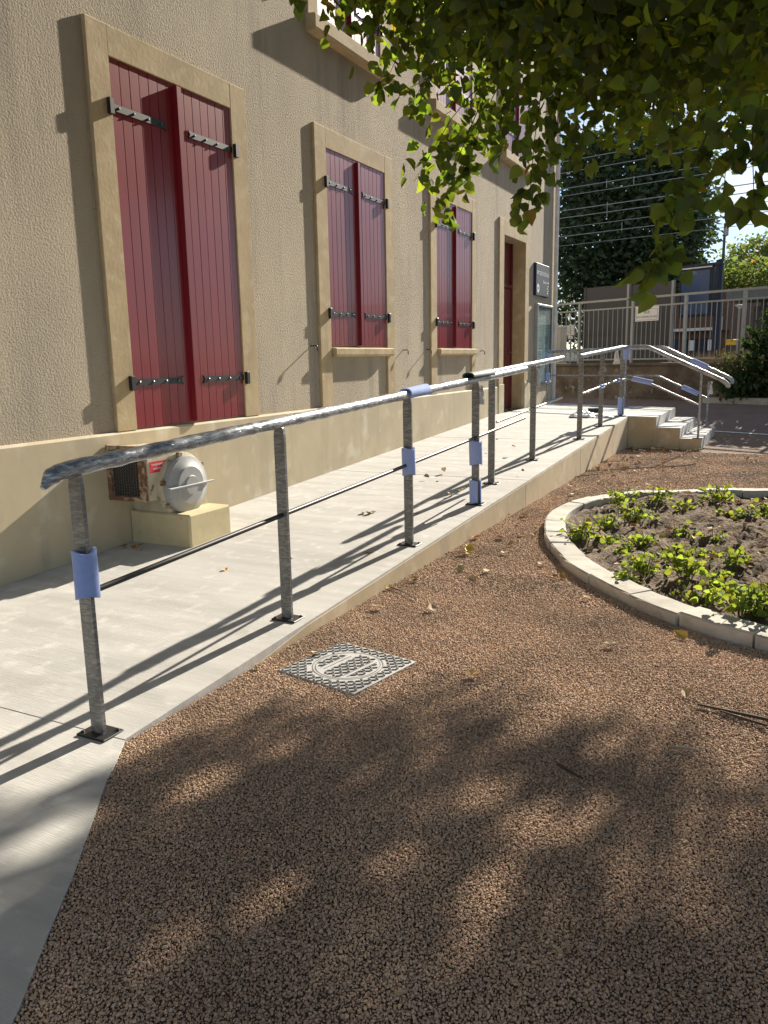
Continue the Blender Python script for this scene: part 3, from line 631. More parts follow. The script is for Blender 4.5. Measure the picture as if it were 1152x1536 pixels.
mb.box((.064, -.11, .0052), (.069, .11, .0066)); mb.box((.088, -.11, .0052), (.093, .11, .0066)); mb.box((-.092, -.095, .0052), (-.088, .095, .0066)); mb.box((-.066, -.1, .0052), (-.062, .1, .0066))
mb.tube([(0, 0, .005), (0, 0, .0064)], .011, 14); mb.build('band', 'cast_dark', lid)

# ================================================================== FLOWER BED
bpx = [(1152, 957.7), (1054, 932), (973.7, 902.8), (915.6, 877), (877, 856), (840, 830), (825, 812), (817, 786.6), (844.6, 756), (886.6, 743), (964, 735), (1070.6, 733)]
bp_ = [on_z(*p, .066) for p in bpx]; BC = Vector((.85, 6.5, 0))
pts = [(math.atan2(p.y-BC.y, p.x-BC.x) % (2*math.pi), math.hypot(p.x-BC.x, p.y-BC.y)) for p in bp_]
pts += [(rad(a), 2.45) for a in (-75+360, -45+360, 345, 15, 45, 78)]
pts.sort(); TH = np.array([p[0] for p in pts]); RD = np.array([p[1] for p in pts])
def bed_r(a):
    x = np.linspace(0, 2*math.pi, 181); y = np.interp(x, np.r_[TH-2*math.pi, TH, TH+2*math.pi], np.r_[RD, RD, RD]); k = 7
    yp = np.r_[y[:-1], y[:-1], y[:-1]]; ys_ = np.convolve(yp, np.ones(k)/k, 'same')[180:360]
    return float(np.interp(a % (2*math.pi), np.r_[x[:-1], 2*math.pi], np.r_[ys_, ys_[0]]))
def bed_p(a, off=0.0, z=0.0): r = bed_r(a)+off; return Vector((BC.x+r*math.cos(a), BC.y+r*math.sin(a), z))
edging = empty('stone_edging', BC); tag(edging, 'curved pale stone edging around the planted bed', 'edging')
a = 0.0; KW = .17
while a < 2*math.pi-.06:
    da = min(rnd.uniform(.36, .50)/bed_r(a), 2*math.pi-a); g_ = .0065/bed_r(a); N = 5; mb = MB(); dz = rnd.uniform(-.008, .008); do = rnd.uniform(-.012, .012)
    for i in range(N):
        t = a+g_+(da-2*g_)*i/(N-1); ch = .008
        for off, z in ((0, -.06), (.004, .066+dz-ch), (-ch, .066+dz), (-KW+ch, .068+dz), (-KW, .060+dz), (-KW, -.06)): mb.v.append(tuple(bed_p(t, off+do, z+rnd.uniform(-.003, .003))-BC))
    for i in range(N-1):
        for k in range(5): mb.f.append((i*6+k, (i+1)*6+k, (i+1)*6+k+1, i*6+k+1))
    mb.f.append((0, 1, 2, 3, 4, 5)); mb.f.append(tuple((N-1)*6+k for k in range(6))[::-1])
    mb.build('kerb_stone', 'kerb_stone', edging); a += da
# soil: lumpy disc
NR, NA = 70, 220; V = [(BC.x, BC.y, .12)]; Fc = []
def soil_h(x, y):
    return .025+.02*math.sin(x*3.1+y*1.3)+.015*math.sin(x*7.7-y*5.1)+.012*math.sin(13*x+9*y)+.010*math.sin(21*x-17*y)
for i in range(1, NR+1):
    for j in range(NA):
        an = 2*math.pi*j/NA; q = BC+(bed_p(an, -KW+.01)-BC)*(i/NR); V.append((q.x, q.y, soil_h(q.x, q.y)+rnd.uniform(-.022, .022)+.03*(1-i/NR)))
for j in range(NA): Fc.append((0, 1+j, 1+(j+1) % NA))
for i in range(NR-1):
    for j in range(NA): b0 = 1+i*NA; Fc.append((b0+j, b0+NA+j, b0+NA+(j+1) % NA, b0+(j+1) % NA))
tag(new_obj('soil', np_mesh('soil', V, Fc, 'soil', True)), kind='structure')

# ------------------------------------------------------------------ leaves: shared shapes
LV = np.array([(0, .45, -.07), (0, 0, 0), (.33, .02, .03), (.50, .32, .06), (.36, .70, .02), (0, 1.05, -.10), (-.36, .70, .02), (-.50, .32, .06), (-.33, .02, .03)])
LF = [(0, 1, 2), (0, 2, 3), (0, 3, 4), (0, 4, 5), (0, 5, 6), (0, 6, 7), (0, 7, 8), (0, 8, 1)]
CV = np.array([(0, 0, 0), (.46, .12, .05), (.42, .62, .03), (0, 1.05, -.10), (-.42, .62, .03), (-.46, .12, .05)]); CF = [(0, 1, 2), (0, 2, 3), (0, 3, 4), (0, 4, 5)]
SV = np.array([(0, 0, 0), (.30, .35, .05), (0, 1, -.08), (-.30, .35, .05)]); SF = [(0, 1, 2), (0, 2, 3)]
def rand_frames(n, down=.7, r=nr):
    """leaf axes: blade direction drooping, normal roughly outward / up"""
    a = r.rand(n)*2*np.pi; d = np.c_[np.cos(a), np.sin(a), -down*(.4+1.2*r.rand(n))]; d /= np.linalg.norm(d, axis=1)[:, None]
    q = r.randn(n, 3)+np.array([0, 0, .5]); nrm = q-(q*d).sum(1)[:, None]*d; nrm /= np.linalg.norm(nrm, axis=1)[:, None]
    return np.cross(d, nrm), d, nrm
def leaves_mesh(name, P, size, m, tmpl=(LV, LF), down=.7, r=nr, frames=None):
    n_ = len(P); X, Yv, Z = frames or rand_frames(n_, down, r); sz = size if np.ndim(size) else np.full(n_, size)
    T, Fx = tmpl; curl = 1.6+r.randn(n_)*1.5
    V = P[:, None, :]+sz[:, None, None]*(T[None, :, 0, None]*X[:, None, :]*.95+T[None, :, 1, None]*Yv[:, None, :]+(T[None, :, 2, None]*curl[:, None, None])*Z[:, None, :])
    k = len(T); Fa = (np.array(Fx)[None]+(np.arange(n_)*k)[:, None, None]).reshape(-1, 3)
    me = bpy.data.meshes.new(name); V = V.reshape(-1, 3)
    me.vertices.add(len(V)); me.vertices.foreach_set('co', V.astype(np.float32).ravel())
    me.loops.add(Fa.size); me.loops.foreach_set('vertex_index', Fa.astype(np.int32).ravel())
    me.polygons.add(len(Fa)); me.polygons.foreach_set('loop_start', np.arange(0, Fa.size, 3, dtype=np.int32))
    me.materials.append(MATS[m]); me.update(calc_edges=True); return me

# bedding plants: each a few stems with toothed leaves
def plant(x, y, h, wdt, nst, label, seed, m='bed_leaf', ls=.037):
    r = np.random.RandomState(seed); z = soil_h(x, y)+.02
    e = empty('bedding_plant', (x, y, z)); tag(e, label, 'plant', 'leafy plants in the bed')
    mb = MB(); P = []
    for s_ in range(nst):
        an = r.rand()*6.28; L = h*(.6+.5*r.rand()); tip = Vector((math.cos(an)*wdt*r.rand(), math.sin(an)*wdt*r.rand(), L)); base = Vector((tip.x*.25, tip.y*.25, -.03))
        mid = (base+tip)/2+Vector((0, 0, .1*L)); mb.tube([base, mid, tip], [.004, .003, .002], 5)
        for k in range(int(6+L*38)):
            t = .25+.8*r.rand(); q = base.lerp(tip, min(t, 1)); P.append((q.x+r.randn()*.035, q.y+r.randn()*.035, q.z+r.randn()*.012))
    mb.build('stem', 'twig', e); P = np.array(P)
    new_obj('foliage', leaves_mesh('foliage', P, ls*(.6+.8*r.rand(len(P))), m, down=.15, r=r), e)
plants = [  # picture point, height, spread, stems, label
 ((872, 790), .20, .16, 6, 'bushy green plant at the left end of the bed beside the edging'),
 ((912, 772), .20, .16, 6, 'broad green plant behind the leftmost one'),
 ((930, 742), .26, .15, 6, 'tall green plant touching the far left edging'),
 ((955, 765), .26, .20, 8, 'large leafy green plant in the far left of the bed'),
 ((958, 795), .16, .16, 7, 'spreading plant in front of the large leafy one'),
 ((981, 742), .22, .14, 5, 'upright green plant overlapping the far edging left of centre'),
 ((1073, 742), .24, .20, 8, 'wide green plant overlapping the far edging right of centre'),
 ((1020, 786), .12, .12, 4, 'small yellow green plant in the middle of the bed'),
 ((1025, 753), .10, .18, 5, 'low yellow green seedling patch near the far edging'),
 ((1105, 760), .10, .20, 6, 'low seedling patch right of the wide far plant'),
 ((968, 836), .22, .15, 6, 'green plant with pale stalks in the near left of the bed'),
 ((944, 852), .16, .12, 5, 'low green plant closest to the near left edging'),
 ((1030, 850), .24, .17, 8, 'dense green plant in the near middle of the bed'),
 ((1043, 876), .10, .16, 4, 'thin straggling plant in front of the dense middle plant'),
 ((1075, 858), .12, .12, 4, 'small sprig with two leaning leaves right of the dense plant'),
 ((1102, 838), .14, .12, 4, 'small upright plant in the right half of the bed'),
 ((1100, 880), .14, .12, 4, 'slim plant just left of the bright near right plant'),
 ((1112, 905), .24, .16, 8, 'bright green plant beside the near right edging'),
 ((1145, 905), .28, .18, 9, 'dark green plant cut by the right picture edge'),
 ((1145, 760), .22, .14, 5, 'plant at the far right of the bed cut by the picture edge'),
 ((935, 812), .07, .10, 3, 'tiny seedling left of the pale stalks'),
 ((1010, 812), .08, .14, 4, 'row of tiny seedlings in the middle of the bed'),
 ((1070, 800), .09, .12, 3, 'tiny seedling amid dry leaves right of the middle'),
 ((1060, 815), .08, .10, 3, 'tiny yellow seedling just below the one amid dry leaves'),
 ((915, 793), .07, .09, 3, 'tiny bright seedling beside the leftmost plant')]
for i, (px, h, wd_, ns, lb) in enumerate(plants):
    q = on_z(px[0], px[1]+8, .08); plant(q.x, q.y, h*.62, wd_*1.25, ns+2, lb, 100+i)

# ================================================================== GRAVEL (stuff)
def in_poly(x, y, poly):
    c = np.zeros(len(x), bool); j = len(poly)-1
    for i in range(len(poly)):
        xi, yi = poly[i]; xj, yj = poly[j]
        c ^= ((yi > y) != (yj > y)) & (x < (xj-xi)*(y-yi)/(yj-yi+1e-12)+xi); j = i
    return c
def region(y0, y1, sp, x0=-2.45, x1=.32):
    """jittered close-packed points"""
    gx_, gy_ = np.meshgrid(np.arange(x0, x1, sp), np.arange(y0, y1, sp*.87)); gx_ = gx_+(np.arange(gx_.shape[0]) % 2)[:, None]*sp*.5
    return gx_.ravel()+nr.randn(gx_.size)*sp*.27, gy_.ravel()+nr.randn(gx_.size)*sp*.27
rg = [region(.55, 2.7, .0070), region(2.7, 4.5, .0082), region(4.5, 8.4, .0112), region(8.4, 12.6, .0150), region(.4, 8.6, .0125, .32, 2.0), region(8.6, 12.6, .017, .32, 1.6)]; x = np.concatenate([r_[0] for r_ in rg]); y = np.concatenate([r_[1] for r_ in rg])
keep = (x > XE+.008) | (y < Y0)
keep &= ~in_poly(x, y, pl)
keep &= ~((x < XE+.008) & (y >= Y0-.01))
c_, s_ = math.cos(-ang), math.sin(-ang); lx = (x-ctr.x)*c_-(y-ctr.y)*s_; ly = (x-ctr.x)*s_+(y-ctr.y)*c_
keep &= ~((abs(lx) < S+.002) & (abs(ly) < S+.002))
an = np.arctan2(y-BC.y, x-BC.x); tab = np.array([bed_r(t) for t in np.linspace(-math.pi, math.pi, 181)])
keep &= np.hypot(x-BC.x, y-BC.y) > np.interp(an, np.linspace(-math.pi, math.pi, 181), tab)+.006
keep &= (nr.rand(len(x)) < np.clip((13-y)/1.2, 0, 1)) & (nr.rand(len(x)) < np.clip((2.0-x)/.9, 0, 1))
x, y = x[keep], y[keep]; nP = len(x)
me = bpy.data.meshes.new('gravel'); me.vertices.add(nP); me.vertices.foreach_set('co', np.c_[x, y, -.0078+nr.rand(nP)*.0055].astype(np.float32).ravel())
at = me.attributes.new('rot', 'FLOAT_VECTOR', 'POINT'); at.data.foreach_set('vector', np.c_[nr.randn(nP)*.5, nr.randn(nP)*.5, nr.rand(nP)*6.28].astype(np.float32).ravel())
at = me.attributes.new('scl', 'FLOAT', 'POINT'); at.data.foreach_set('value', (.0054*(.55+.75*nr.rand(nP)**1.6)*np.where((y < 2.7) & (x < .32), .83, np.where((y < 4.5) & (x < .32), .98, np.where(y < 8.4, 1.3+.2*(x > .32), 1.75)))).astype(np.float32))
at = me.attributes.new('pick', 'INT', 'POINT'); at.data.foreach_set('value', nr.randint(0, 5, nP).astype(np.int32))
me.materials.append(MATS['pebble'])
gobj = tag(new_obj('gravel', me), 'brown crushed gravel covering the yard', 'gravel', kind='stuff')
import bmesh
pebs = []
for k in range(5):
    bm = bmesh.new(); bmesh.ops.create_icosphere(bm, subdivisions=1, radius=1)
    r = random.Random(k+50)
    for v in bm.verts:
        v.co *= r.uniform(.72, 1.15); v.co.z *= .72; v.co.x *= 1.15
    pm = bpy.data.meshes.new('pebble_shape'); bm.to_mesh(pm); bm.free(); pm.materials.append(MATS['pebble']); pebs.append(pm)
ng = bpy.data.node_groups.new('gravel_scatter', 'GeometryNodeTree')
ng.interface.new_socket('Geometry', in_out='INPUT', socket_type='NodeSocketGeometry'); ng.interface.new_socket('Geometry', in_out='OUTPUT', socket_type='NodeSocketGeometry')
gi = nn(ng, 'NodeGroupInput'); go = nn(ng, 'NodeGroupOutput')
m2p = nn(ng, 'GeometryNodeMeshToPoints'); iop = nn(ng, 'GeometryNodeInstanceOnPoints'); g2i = nn(ng, 'GeometryNodeGeometryToInstance')
ng.links.new(gi.outputs[0], m2p.inputs[0]); ng.links.new(m2p.outputs[0], iop.inputs['Points'])
for pm in reversed(pebs):                      # pebble meshes stored inside the node group as mesh primitives would lose shape: join via mesh constants
    pass
# pebble variants built inside the node tree: ico spheres squashed by noise, one per variant
for k in range(5):
    ico = nn(ng, 'GeometryNodeMeshIcoSphere'); ico.inputs['Radius'].default_value = 1; ico.inputs['Subdivisions'].default_value = 2 if k < 1 else 1
    sp = nn(ng, 'GeometryNodeSetPosition'); ntx = nn(ng, 'ShaderNodeTexNoise', noise_dimensions='4D'); ntx.inputs['W'].default_value = k*3.7; ntx.inputs['Scale'].default_value = 1.3; ntx.inputs['Detail'].default_value = 2
    pos = nn(ng, 'GeometryNodeInputPosition'); mul = nn(ng, 'ShaderNodeVectorMath', operation='MULTIPLY'); sq = nn(ng, 'ShaderNodeVectorMath', operation='MULTIPLY'); sq.inputs[1].default_value = (1.0+.08*k, .92, .62+.06*k)
    mr = nn(ng, 'ShaderNodeMapRange'); mr.inputs['From Min'].default_value = .3; mr.inputs['From Max'].default_value = .7; mr.inputs['To Min'].default_value = .6; mr.inputs['To Max'].default_value = 1.25
    ng.links.new(ntx.outputs['Fac'], mr.inputs['Value']); ng.links.new(pos.outputs[0], mul.inputs[0]); ng.links.new(mr.outputs[0], mul.inputs[1]); ng.links.new(mul.outputs[0], sq.inputs[0])
    ng.links.new(ico.outputs['Mesh'], sp.inputs['Geometry']); ng.links.new(sq.outputs[0], sp.inputs['Position'])
    sm = nn(ng, 'GeometryNodeSetMaterial'); sm.inputs['Material'].default_value = MATS['pebble']; ng.links.new(sp.outputs[0], sm.inputs['Geometry'])
    ng.links.new(sm.outputs[0], g2i.inputs[0])
for pm in pebs: bpy.data.meshes.remove(pm)
def named(nm, typ):
    a_ = nn(ng, 'GeometryNodeInputNamedAttribute', data_type=typ); a_.inputs['Name'].default_value = nm; return a_.outputs['Attribute']
iop.inputs['Pick Instance'].default_value = True
ng.links.new(g2i.outputs[0], iop.inputs['Instance']); ng.links.new(named('pick', 'INT'), iop.inputs['Instance Index'])
e2r = nn(ng, 'FunctionNodeEulerToRotation'); ng.links.new(named('rot', 'FLOAT_VECTOR'), e2r.inputs[0]); ng.links.new(e2r.outputs[0], iop.inputs['Rotation']); ng.links.new(named('scl', 'FLOAT'), iop.inputs['Scale'])
ng.links.new(iop.outputs[0], go.inputs[0])
md = gobj.modifiers.new('scatter', 'NODES'); md.node_group = ng

# ================================================================== LIME TREE over the yard
tree = empty('lime_tree', (1.35, 6.6, .05)); tag(tree, 'lime tree whose leafy boughs hang over the yard from the upper right', 'tree'); TO = Vector((1.35, 6.6, .05))
def TR(mb): mb.v = [tuple(Vector(v)-TO) for v in mb.v]; return mb
TR(MB().tube([(1.35, 6.6, .0), (1.34, 6.6, .3), (1.3, 6.55, 1.5), (1.27, 6.5, 3.0), (1.2, 6.5, 5.5)], [.27, .21, .18, .16, .08], 14)).build('trunk', 'bark', tree, smooth=True)
limbs = []
for k in range(11):
    a = 2*math.pi*k/11+rnd.uniform(-.2, .2); z0 = 2.9+.25*k % 2; L = rnd.uniform(2.6, 3.8)
    p = [Vector((1.27, 6.5, z0)), Vector((1.27+.4*L*math.cos(a), 6.5+.4*L*math.sin(a), z0+.9)), Vector((1.27+.8*L*math.cos(a), 6.5+.8*L*math.sin(a), z0+1.35)), Vector((1.27+L*math.cos(a), 6.5+L*math.sin(a), z0+1.2))]
    TR(MB().tube(p, [.07, .05, .03, .012], 8)).build('limb', 'bark', tree, smooth=True); limbs.append(p)
# crown: leaf clumps through the volume above a sagging lower surface
CC = np.array([1.1, 6.6, 5.2]); CR = np.array([4.4, 6.6, 2.7])
def zlow(x, y):
    D = np.hypot(x, y); return np.maximum(2.85, 1.45+.27*D)-.22*np.exp(-((x+1.75)**2+(y-5.1)**2)/1.0)+.15*np.sin(2.3*x+.7)*np.cos(1.9*y)+.10*np.sin(5.1*x-3.3*y)
BND = [.2, .9, 1.6, 2.25, 2.8, 3.1, 3.25, 2.75, 3.05, 3.0, 2.6, 3.1, 3.2]; ncl = 14500; cl = []
while len(cl) < ncl:
    q = nr.rand(3)*2-1; d2 = (q*q).sum()
    if d2 > 1 or nr.rand() > .35+.65*d2: continue
    p = CC+q*CR
    if p[2] < zlow(p[0], p[1]) or p[1] < .9: continue
    if p[1] > 6.0 and p[0] < -1.15+.15*nr.randn(): continue
    xs_, ys_ = p[0]-p[2]*SUN.x/SUN.z, p[1]-p[2]*SUN.y/SUN.z              # the yard beyond the crown's shade stays sunny
    if ys_ > np.interp(xs_, [-4.4, -2.7, -2.2, -1.95, -1.85, -1.45, -1.15, -.75, -.6, -.3, -.05, .1, 4], BND)+.06*nr.randn(): continue
    if math.sin(p[0]*2.1+p[2]*1.7)*math.sin(p[1]*1.7+1)*math.sin(p[2]*2.3+p[0]) > .32: continue     # open gaps between boughs
    cl.append(p)
while len(cl) < ncl+650:                                              # thicker boughs on the near side, over the ramp edge
    p = np.array([-1.5+1.9*nr.rand(), 3.8+2.5*nr.rand(), 0]); p[2] = zlow(p[0], p[1])+.3+1.4*nr.rand(); cl.append(p)
for k in range(230):
    p = np.array([-1.9+1.1*nr.rand(), 3.9+1.0*nr.rand(), 0]); p[2] = 3.1+.30*(p[0]+2.05)*nr.rand()+1.3*nr.rand(); cl.append(p)
while len(cl) < ncl+650+230+2600:                                      # unseen clumps added over the camera to dim sky light in the foreground
    q = nr.rand(3)*2-1
    if (q*q).sum() < 1: cl.append(np.array([.9, .6, 5.1])+q*np.array([3.6, 3.4, 1.5]))
ncl = len(cl); cl = np.array(cl); per = 15
P = np.repeat(cl, per, 0)+nr.randn(ncl*per, 3)*np.array([.12, .12, .10]); P[:, 2] -= np.abs(nr.randn(len(P)))*.05
# leaves cut along the sun's direction to shape the shade edge and light patches
SH = np.c_[P[:, 0]-P[:, 2]*SUN.x/SUN.z, P[:, 1]-P[:, 2]*SUN.y/SUN.z]; okl = SH[:, 1] < np.interp(SH[:, 0], [-4.4, -2.7, -2.2, -1.95, -1.85, -1.45, -1.15, -.75, -.6, -.3, -.05, .1, 4], BND)+.10+.05*nr.randn(len(P))
for px, rg in (((640, 1135), .07), ((770, 1105), .06), ((715, 1190), .09), ((800, 1240), .10), ((600, 1300), .08), ((735, 1325), .07), ((890, 1215), .07), ((905, 1130), .05), ((975, 1345), .055), ((395, 1350), .08), ((230, 1430), .08),
               ((1112, 1235), .055), ((300, 1180), .09), ((400, 1130), .06), ((690, 1410), .05), ((60, 1260), .12), ((40, 1330), .05)):
    q = on_z(*px); okl &= ((SH[:, 0]-q.x)**2+((SH[:, 1]-q.y)/1.5)**2) > (rg*.95*(.75+.5*nr.rand(len(P))))**2
P = P[okl]
new_obj('crown', leaves_mesh('crown', P-np.array(TO), .040+.048*nr.rand(len(P)), 'lime_crown', (CV, CF)), tree)['kind'] = 'stuff'
# branchlets carrying the lower boughs
low = cl[(cl[:, 2] < zlow(cl[:, 0], cl[:, 1])+.7) & (cl[:, 0] < .6)]; lp_ = [p_ for L_ in limbs for p_ in (L_[1], L_[2], L_[3])]
for k in range(60):
    q = Vector(low[nr.randint(len(low))]); a_ = min(lp_, key=lambda v: (v-q).length); md_ = (a_+q)/2+Vector((nr.randn()*.12, nr.randn()*.12, .18))
    TR(MB().tube([a_, a_.lerp(md_, .5)+Vector((0, 0, .08)), md_, md_.lerp(q, .55)+Vector((0, 0, .03)), q], [.02, .015, .011, .007, .003], 6)).build('branchlet', 'bark', tree, smooth=True)
# drooping sprays at the crown's edge: each leaf its own piece
LM = []
for k in range(6):
    r = np.random.RandomState(k+5); T = LV.copy(); T[:, 2] *= r.uniform(.4, 2.4); T[:, 0] *= r.uniform(.85, 1.08); T[5, 2] -= r.uniform(0, .25); T[:, 2] += .12*T[:, 0]*r.uniform(-1, 1)
    LM.append(np_mesh('leaf', T, LF, 'lime_leaf', True))
nleaf = 0; FILL = []
def spray(pa, pb, da, db, n_, spread=.07, size=(.06, .09), stem=True, seed=0, tex=.0):
    """twig from picture point pa (distance da) to pb (distance db), leaves alternating along its lower part"""
    global nleaf
    r = random.Random(seed); A = at_depth(*pa, da); Bq = at_depth(*pb, db); mid = (A+Bq)/2+Vector((r.uniform(-.05, .05), r.uniform(-.05, .05), .06))
    if stem: TR(MB().tube([A, (A+mid)/2+Vector((0, 0, .015)), mid, (mid+Bq)/2, Bq], [.004, .0035, .0025, .0018, .001], 5)).build('twig', 'twig', tree)
    for i in range(int(n_*2.6)):
        t = r.random()**.8; FILL.append(tuple(A*(1-t)**2+mid*2*t*(1-t)+Bq*t*t+Vector((r.gauss(0, 1), r.gauss(0, 1), r.gauss(0, .7)))*spread*1.1*(1.15-t*.6)-TO))
    for i in range(n_):
        t = 1-(i/n_)**1.15; q = (A*(1-t)**2+mid*2*t*(1-t)+Bq*t*t); off = Vector((r.gauss(0, 1), r.gauss(0, 1), r.gauss(0, .6)))*spread*(.5+.8*(1-abs(t-.4)))
        a_ = r.uniform(0, 6.28); d = Vector((math.cos(a_)*.7, math.sin(a_)*.7, -.35-1.1*r.random())).normalized(); nv = Vector((r.gauss(0, 1), r.gauss(0, 1), .45+r.gauss(0, .5))); nv = (nv-d*nv.dot(d)).normalized(); xv = d.cross(nv)
        s_ = r.uniform(*size); M_ = Matrix((xv, d, nv)).transposed().to_4x4(); M_ = Matrix.Translation(q+off-TO) @ M_ @ Matrix.Scale(s_, 4)
        lf = new_obj('leaf', LM[r.randrange(6)], tree); lf.matrix_local = M_; nleaf += 1
SPR = [((430, -45), (452, 8), 4.7, 4.6, 5, .04), ((490, -60), (505, 42), 4.9, 4.8, 10, .06), ((545, -60), (560, 60), 4.9, 4.8, 14, .07), ((590, -60), (600, 25), 5.0, 4.9, 10, .07),
       ((660, 10), (572, 138), 5.2, 4.9, 20, .08), ((690, 60), (615, 165), 5.2, 5.0, 14, .07), ((730, 120), (622, 272), 5.3, 5.0, 16, .08), ((735, 130), (655, 330), 5.3, 5.0, 26, .085),
       ((760, 110), (700, 255), 5.3, 5.1, 18, .08), ((790, 130), (745, 230), 5.0, 4.9, 12, .07), ((815, 120), (790, 340), 4.7, 4.5, 22, .07), ((840, 110), (822, 270), 4.6, 4.5, 16, .07),
       ((880, 110), (868, 240), 4.4, 4.3, 12, .07), ((1085, 150), (968, 428), 3.4, 3.15, 26, .05), ((1120, 170), (1085, 300), 3.4, 3.3, 4, .02), ((1130, 160), (1132, 335), 3.3, 3.2, 13, .05), ((1175, 150), (1160, 265), 3.3, 3.2, 9, .05),
       ((650, -20), (640, 90), 5.1, 5.0, 16, .10), ((1000, 130), (1010, 215), 4.5, 4.4, 10, .08), ((940, 120), (930, 205), 4.6, 4.5, 10, .08)]
for i, (pa, pb, da, db, n_, sp_) in enumerate(SPR): spray(pa, pb, da, db, n_, sp_, seed=300+i, size=(.058, .085))

FILL = np.array(FILL); o_ = new_obj('spray_foliage', leaves_mesh('spray_foliage', FILL, .055+.03*nr.rand(len(FILL)), 'lime_crown', (LV, LF), .9), tree); o_['kind'] = 'stuff'
# ================================================================== STREET EDGE
# retaining wall
mb = MB(); 
wl = empty('retaining_wall', st(0, 0, .3)); tag(wl, 'low dark stained retaining wall along the street below the fence', 'wall')
def SW(mb, z=.3): mb.v = [tuple(Vector(v)) for v in mb.v]; return mb
def sbox(name, a0, a1, u0, u1, z0, z1, m, parent=None, org=None):
    """box in street coordinates"""
    V = [st(a, u, z) for z in (z0, z1) for a, u in ((a0, u0), (a1, u0), (a1, u1), (a0, u1))]; o_ = org if org is not None else Vector((0, 0, 0)); V = [v-o_ for v in V]
    return new_obj(name, np_mesh(name, V, [(0, 1, 2, 3), (7, 6, 5, 4), (0, 4, 5, 1), (1, 5, 6, 2), (2, 6, 7, 3), (3, 7, 4, 0)], m), parent)
og = st(0, 0, .3)
sbox('wall_body', -14, 5.5, -.26, .12, .2, 1.19, 'old_wall', wl, og); sbox('coping', -14, 5.5, -.28, .17, 1.192, 1.25, 'old_wall', wl, og); sbox('footing', -14, 5.5, .122, .22, .2, .47, 'old_wall', wl, og)
kb = empty('kerb', st(3, .5, .35)); tag(kb, 'pale kerb stones at the foot of the ivy', 'kerb'); ogk = st(3, .5, .35)
for k in range(5): sbox('kerb_stone', 2.05+.72*k, 2.05+.72*k+.71, .30+rnd.uniform(-.02, .02), .62+rnd.uniform(-.02, .02), .2, .50+rnd.uniform(-.02, .02), 'kerb_stone', kb, ogk)
# fence
fe = empty('street_fence', st(0, -.05, 1.25)); tag(fe, 'galvanised bar fence on top of the retaining wall', 'fence'); ogf = st(0, -.05, 1.25)
pa_ = [-1.90-1.585*1-1.4, -1.90-1.585, -1.87, -.28, 1.12, 2.5, 4.0, 5.4]
def fbox(name, a0, a1, z0, z1, t=.03): return sbox(name, a0, a1, -.05-t/2, -.05+t/2, z0, z1, 'galvanised', fe, ogf)
fbox('top_rail', -6, 5.5, 2.745, 2.795, .05); fbox('upper_rail', -6, 5.5, 2.55, 2.585); fbox('lower_rail', -6, 5.5, 1.32, 1.355)
for a_ in pa_: fbox('post', a_-.032, a_+.032, 1.25, 2.744, .064)
BAR = None
for k in range(len(pa_)-1):
    nb = 11; 
    for j in range(1, nb):
        a_ = pa_[k]+(pa_[k+1]-pa_[k])*j/nb
        if BAR is None: BAR = MB().tube([(0, 0, 1.356-1.25), (0, 0, 2.549-1.25)], .0095, 6, False).mesh('bar', 'galvanised')
        o_ = new_obj('bar', BAR, fe); o_.location = st(a_, -.05, 1.25)-ogf
# street plate
pn = empty('street_name_plate', st(.14, -.005, 2.22)); tag(pn, 'white street name plate fixed to the fence bars', 'street plate')
pn.rotation_euler = (0, 0, math.atan2(FD.y, FD.x))
MB().box((-.30, -.03, 0), (.33, -.012, .34), .003).build('plate', 'white_print', pn)
fr_ = MB(); 
for a0, a1, z0, z1 in ((-.27, .30, .025, .030), (-.27, .30, .275, .280), (-.27, -.265, .03, .275), (.295, .30, .03, .275)): fr_.box((a0, -.0325, z0), (a1, -.0305, z1))
fr_.build('border', 'dark_print', pn)
FX = Matrix(((1, 0, 0, .015), (0, 0, -1, -.031), (0, 1, 0, .175), (0, 0, 0, 1)))
lettering('lettering', 'RUE', .085, 'dark_print', pn, FX)
FX2 = FX.copy(); FX2[2][3] = .075; lettering('lettering', 'DU CHEMIN DE FER', .062, 'dark_print', pn, FX2)
# boards behind the fence
def sthing(name, a, u, z, label, cat, group=None):
    e = empty(name, st(a, u, z), math.atan2(FD.y, FD.x)); return tag(e, label, cat, group)
def lb(e, name, a, b, m, ch=.0, sub=None): return MB().box(a, b, ch).build(name, m, sub or e)
def depth_a(px, u):
    """street position a where the sight line through picture column px meets the line u"""
    r = ray(px, 500); o_ = F0+FN*u; n_ = FN; t = (o_-CAM).dot(n_)/r.dot(n_); return (CAM+r*t-o_).dot(FD)
def depth_z(px, py, u):
    r = ray(px, py); t = (F0+FN*u-CAM).dot(FN)/r.dot(FN); return (CAM+r*t).z
for i, (x0, x1, y0) in enumerate(((877, 941, 429), (945, 1007, 424))):
    u = -1.0; a0, a1 = depth_a(x0, u), depth_a(x1, u); zt = depth_z((x0+x1)/2, y0, u)
    e = sthing('information_board', (a0+a1)/2, u, EMB, ['grey board back behind the fence, left of the pair', 'grey board back behind the fence, right one behind the street plate'][i], 'board', 'grey boards behind the fence'); h = (a1-a0)/2; zt -= EMB
    lb(e, 'panel', (-h+.03, -.02, .1), (h-.03, .02, zt-.01), 'panel_grey'); 
    for s_ in (-1, 1): lb(e, 'post', (s_*h-.03, -.04, 0), (s_*h+.03, .04, zt), 'galvanised' if (s_ == 1) else 'panel_grey')
    lb(e, 'cross_bar', (-h+.031, -.045, zt*.42), (h-.031, -.021, zt*.42+.05), 'panel_grey')
u = -1.6; a0, a1 = depth_a(1018, u), depth_a(1066, u); zt, zb_ = depth_z(1040, 402, u)-EMB, depth_z(1040, 476, u)-EMB
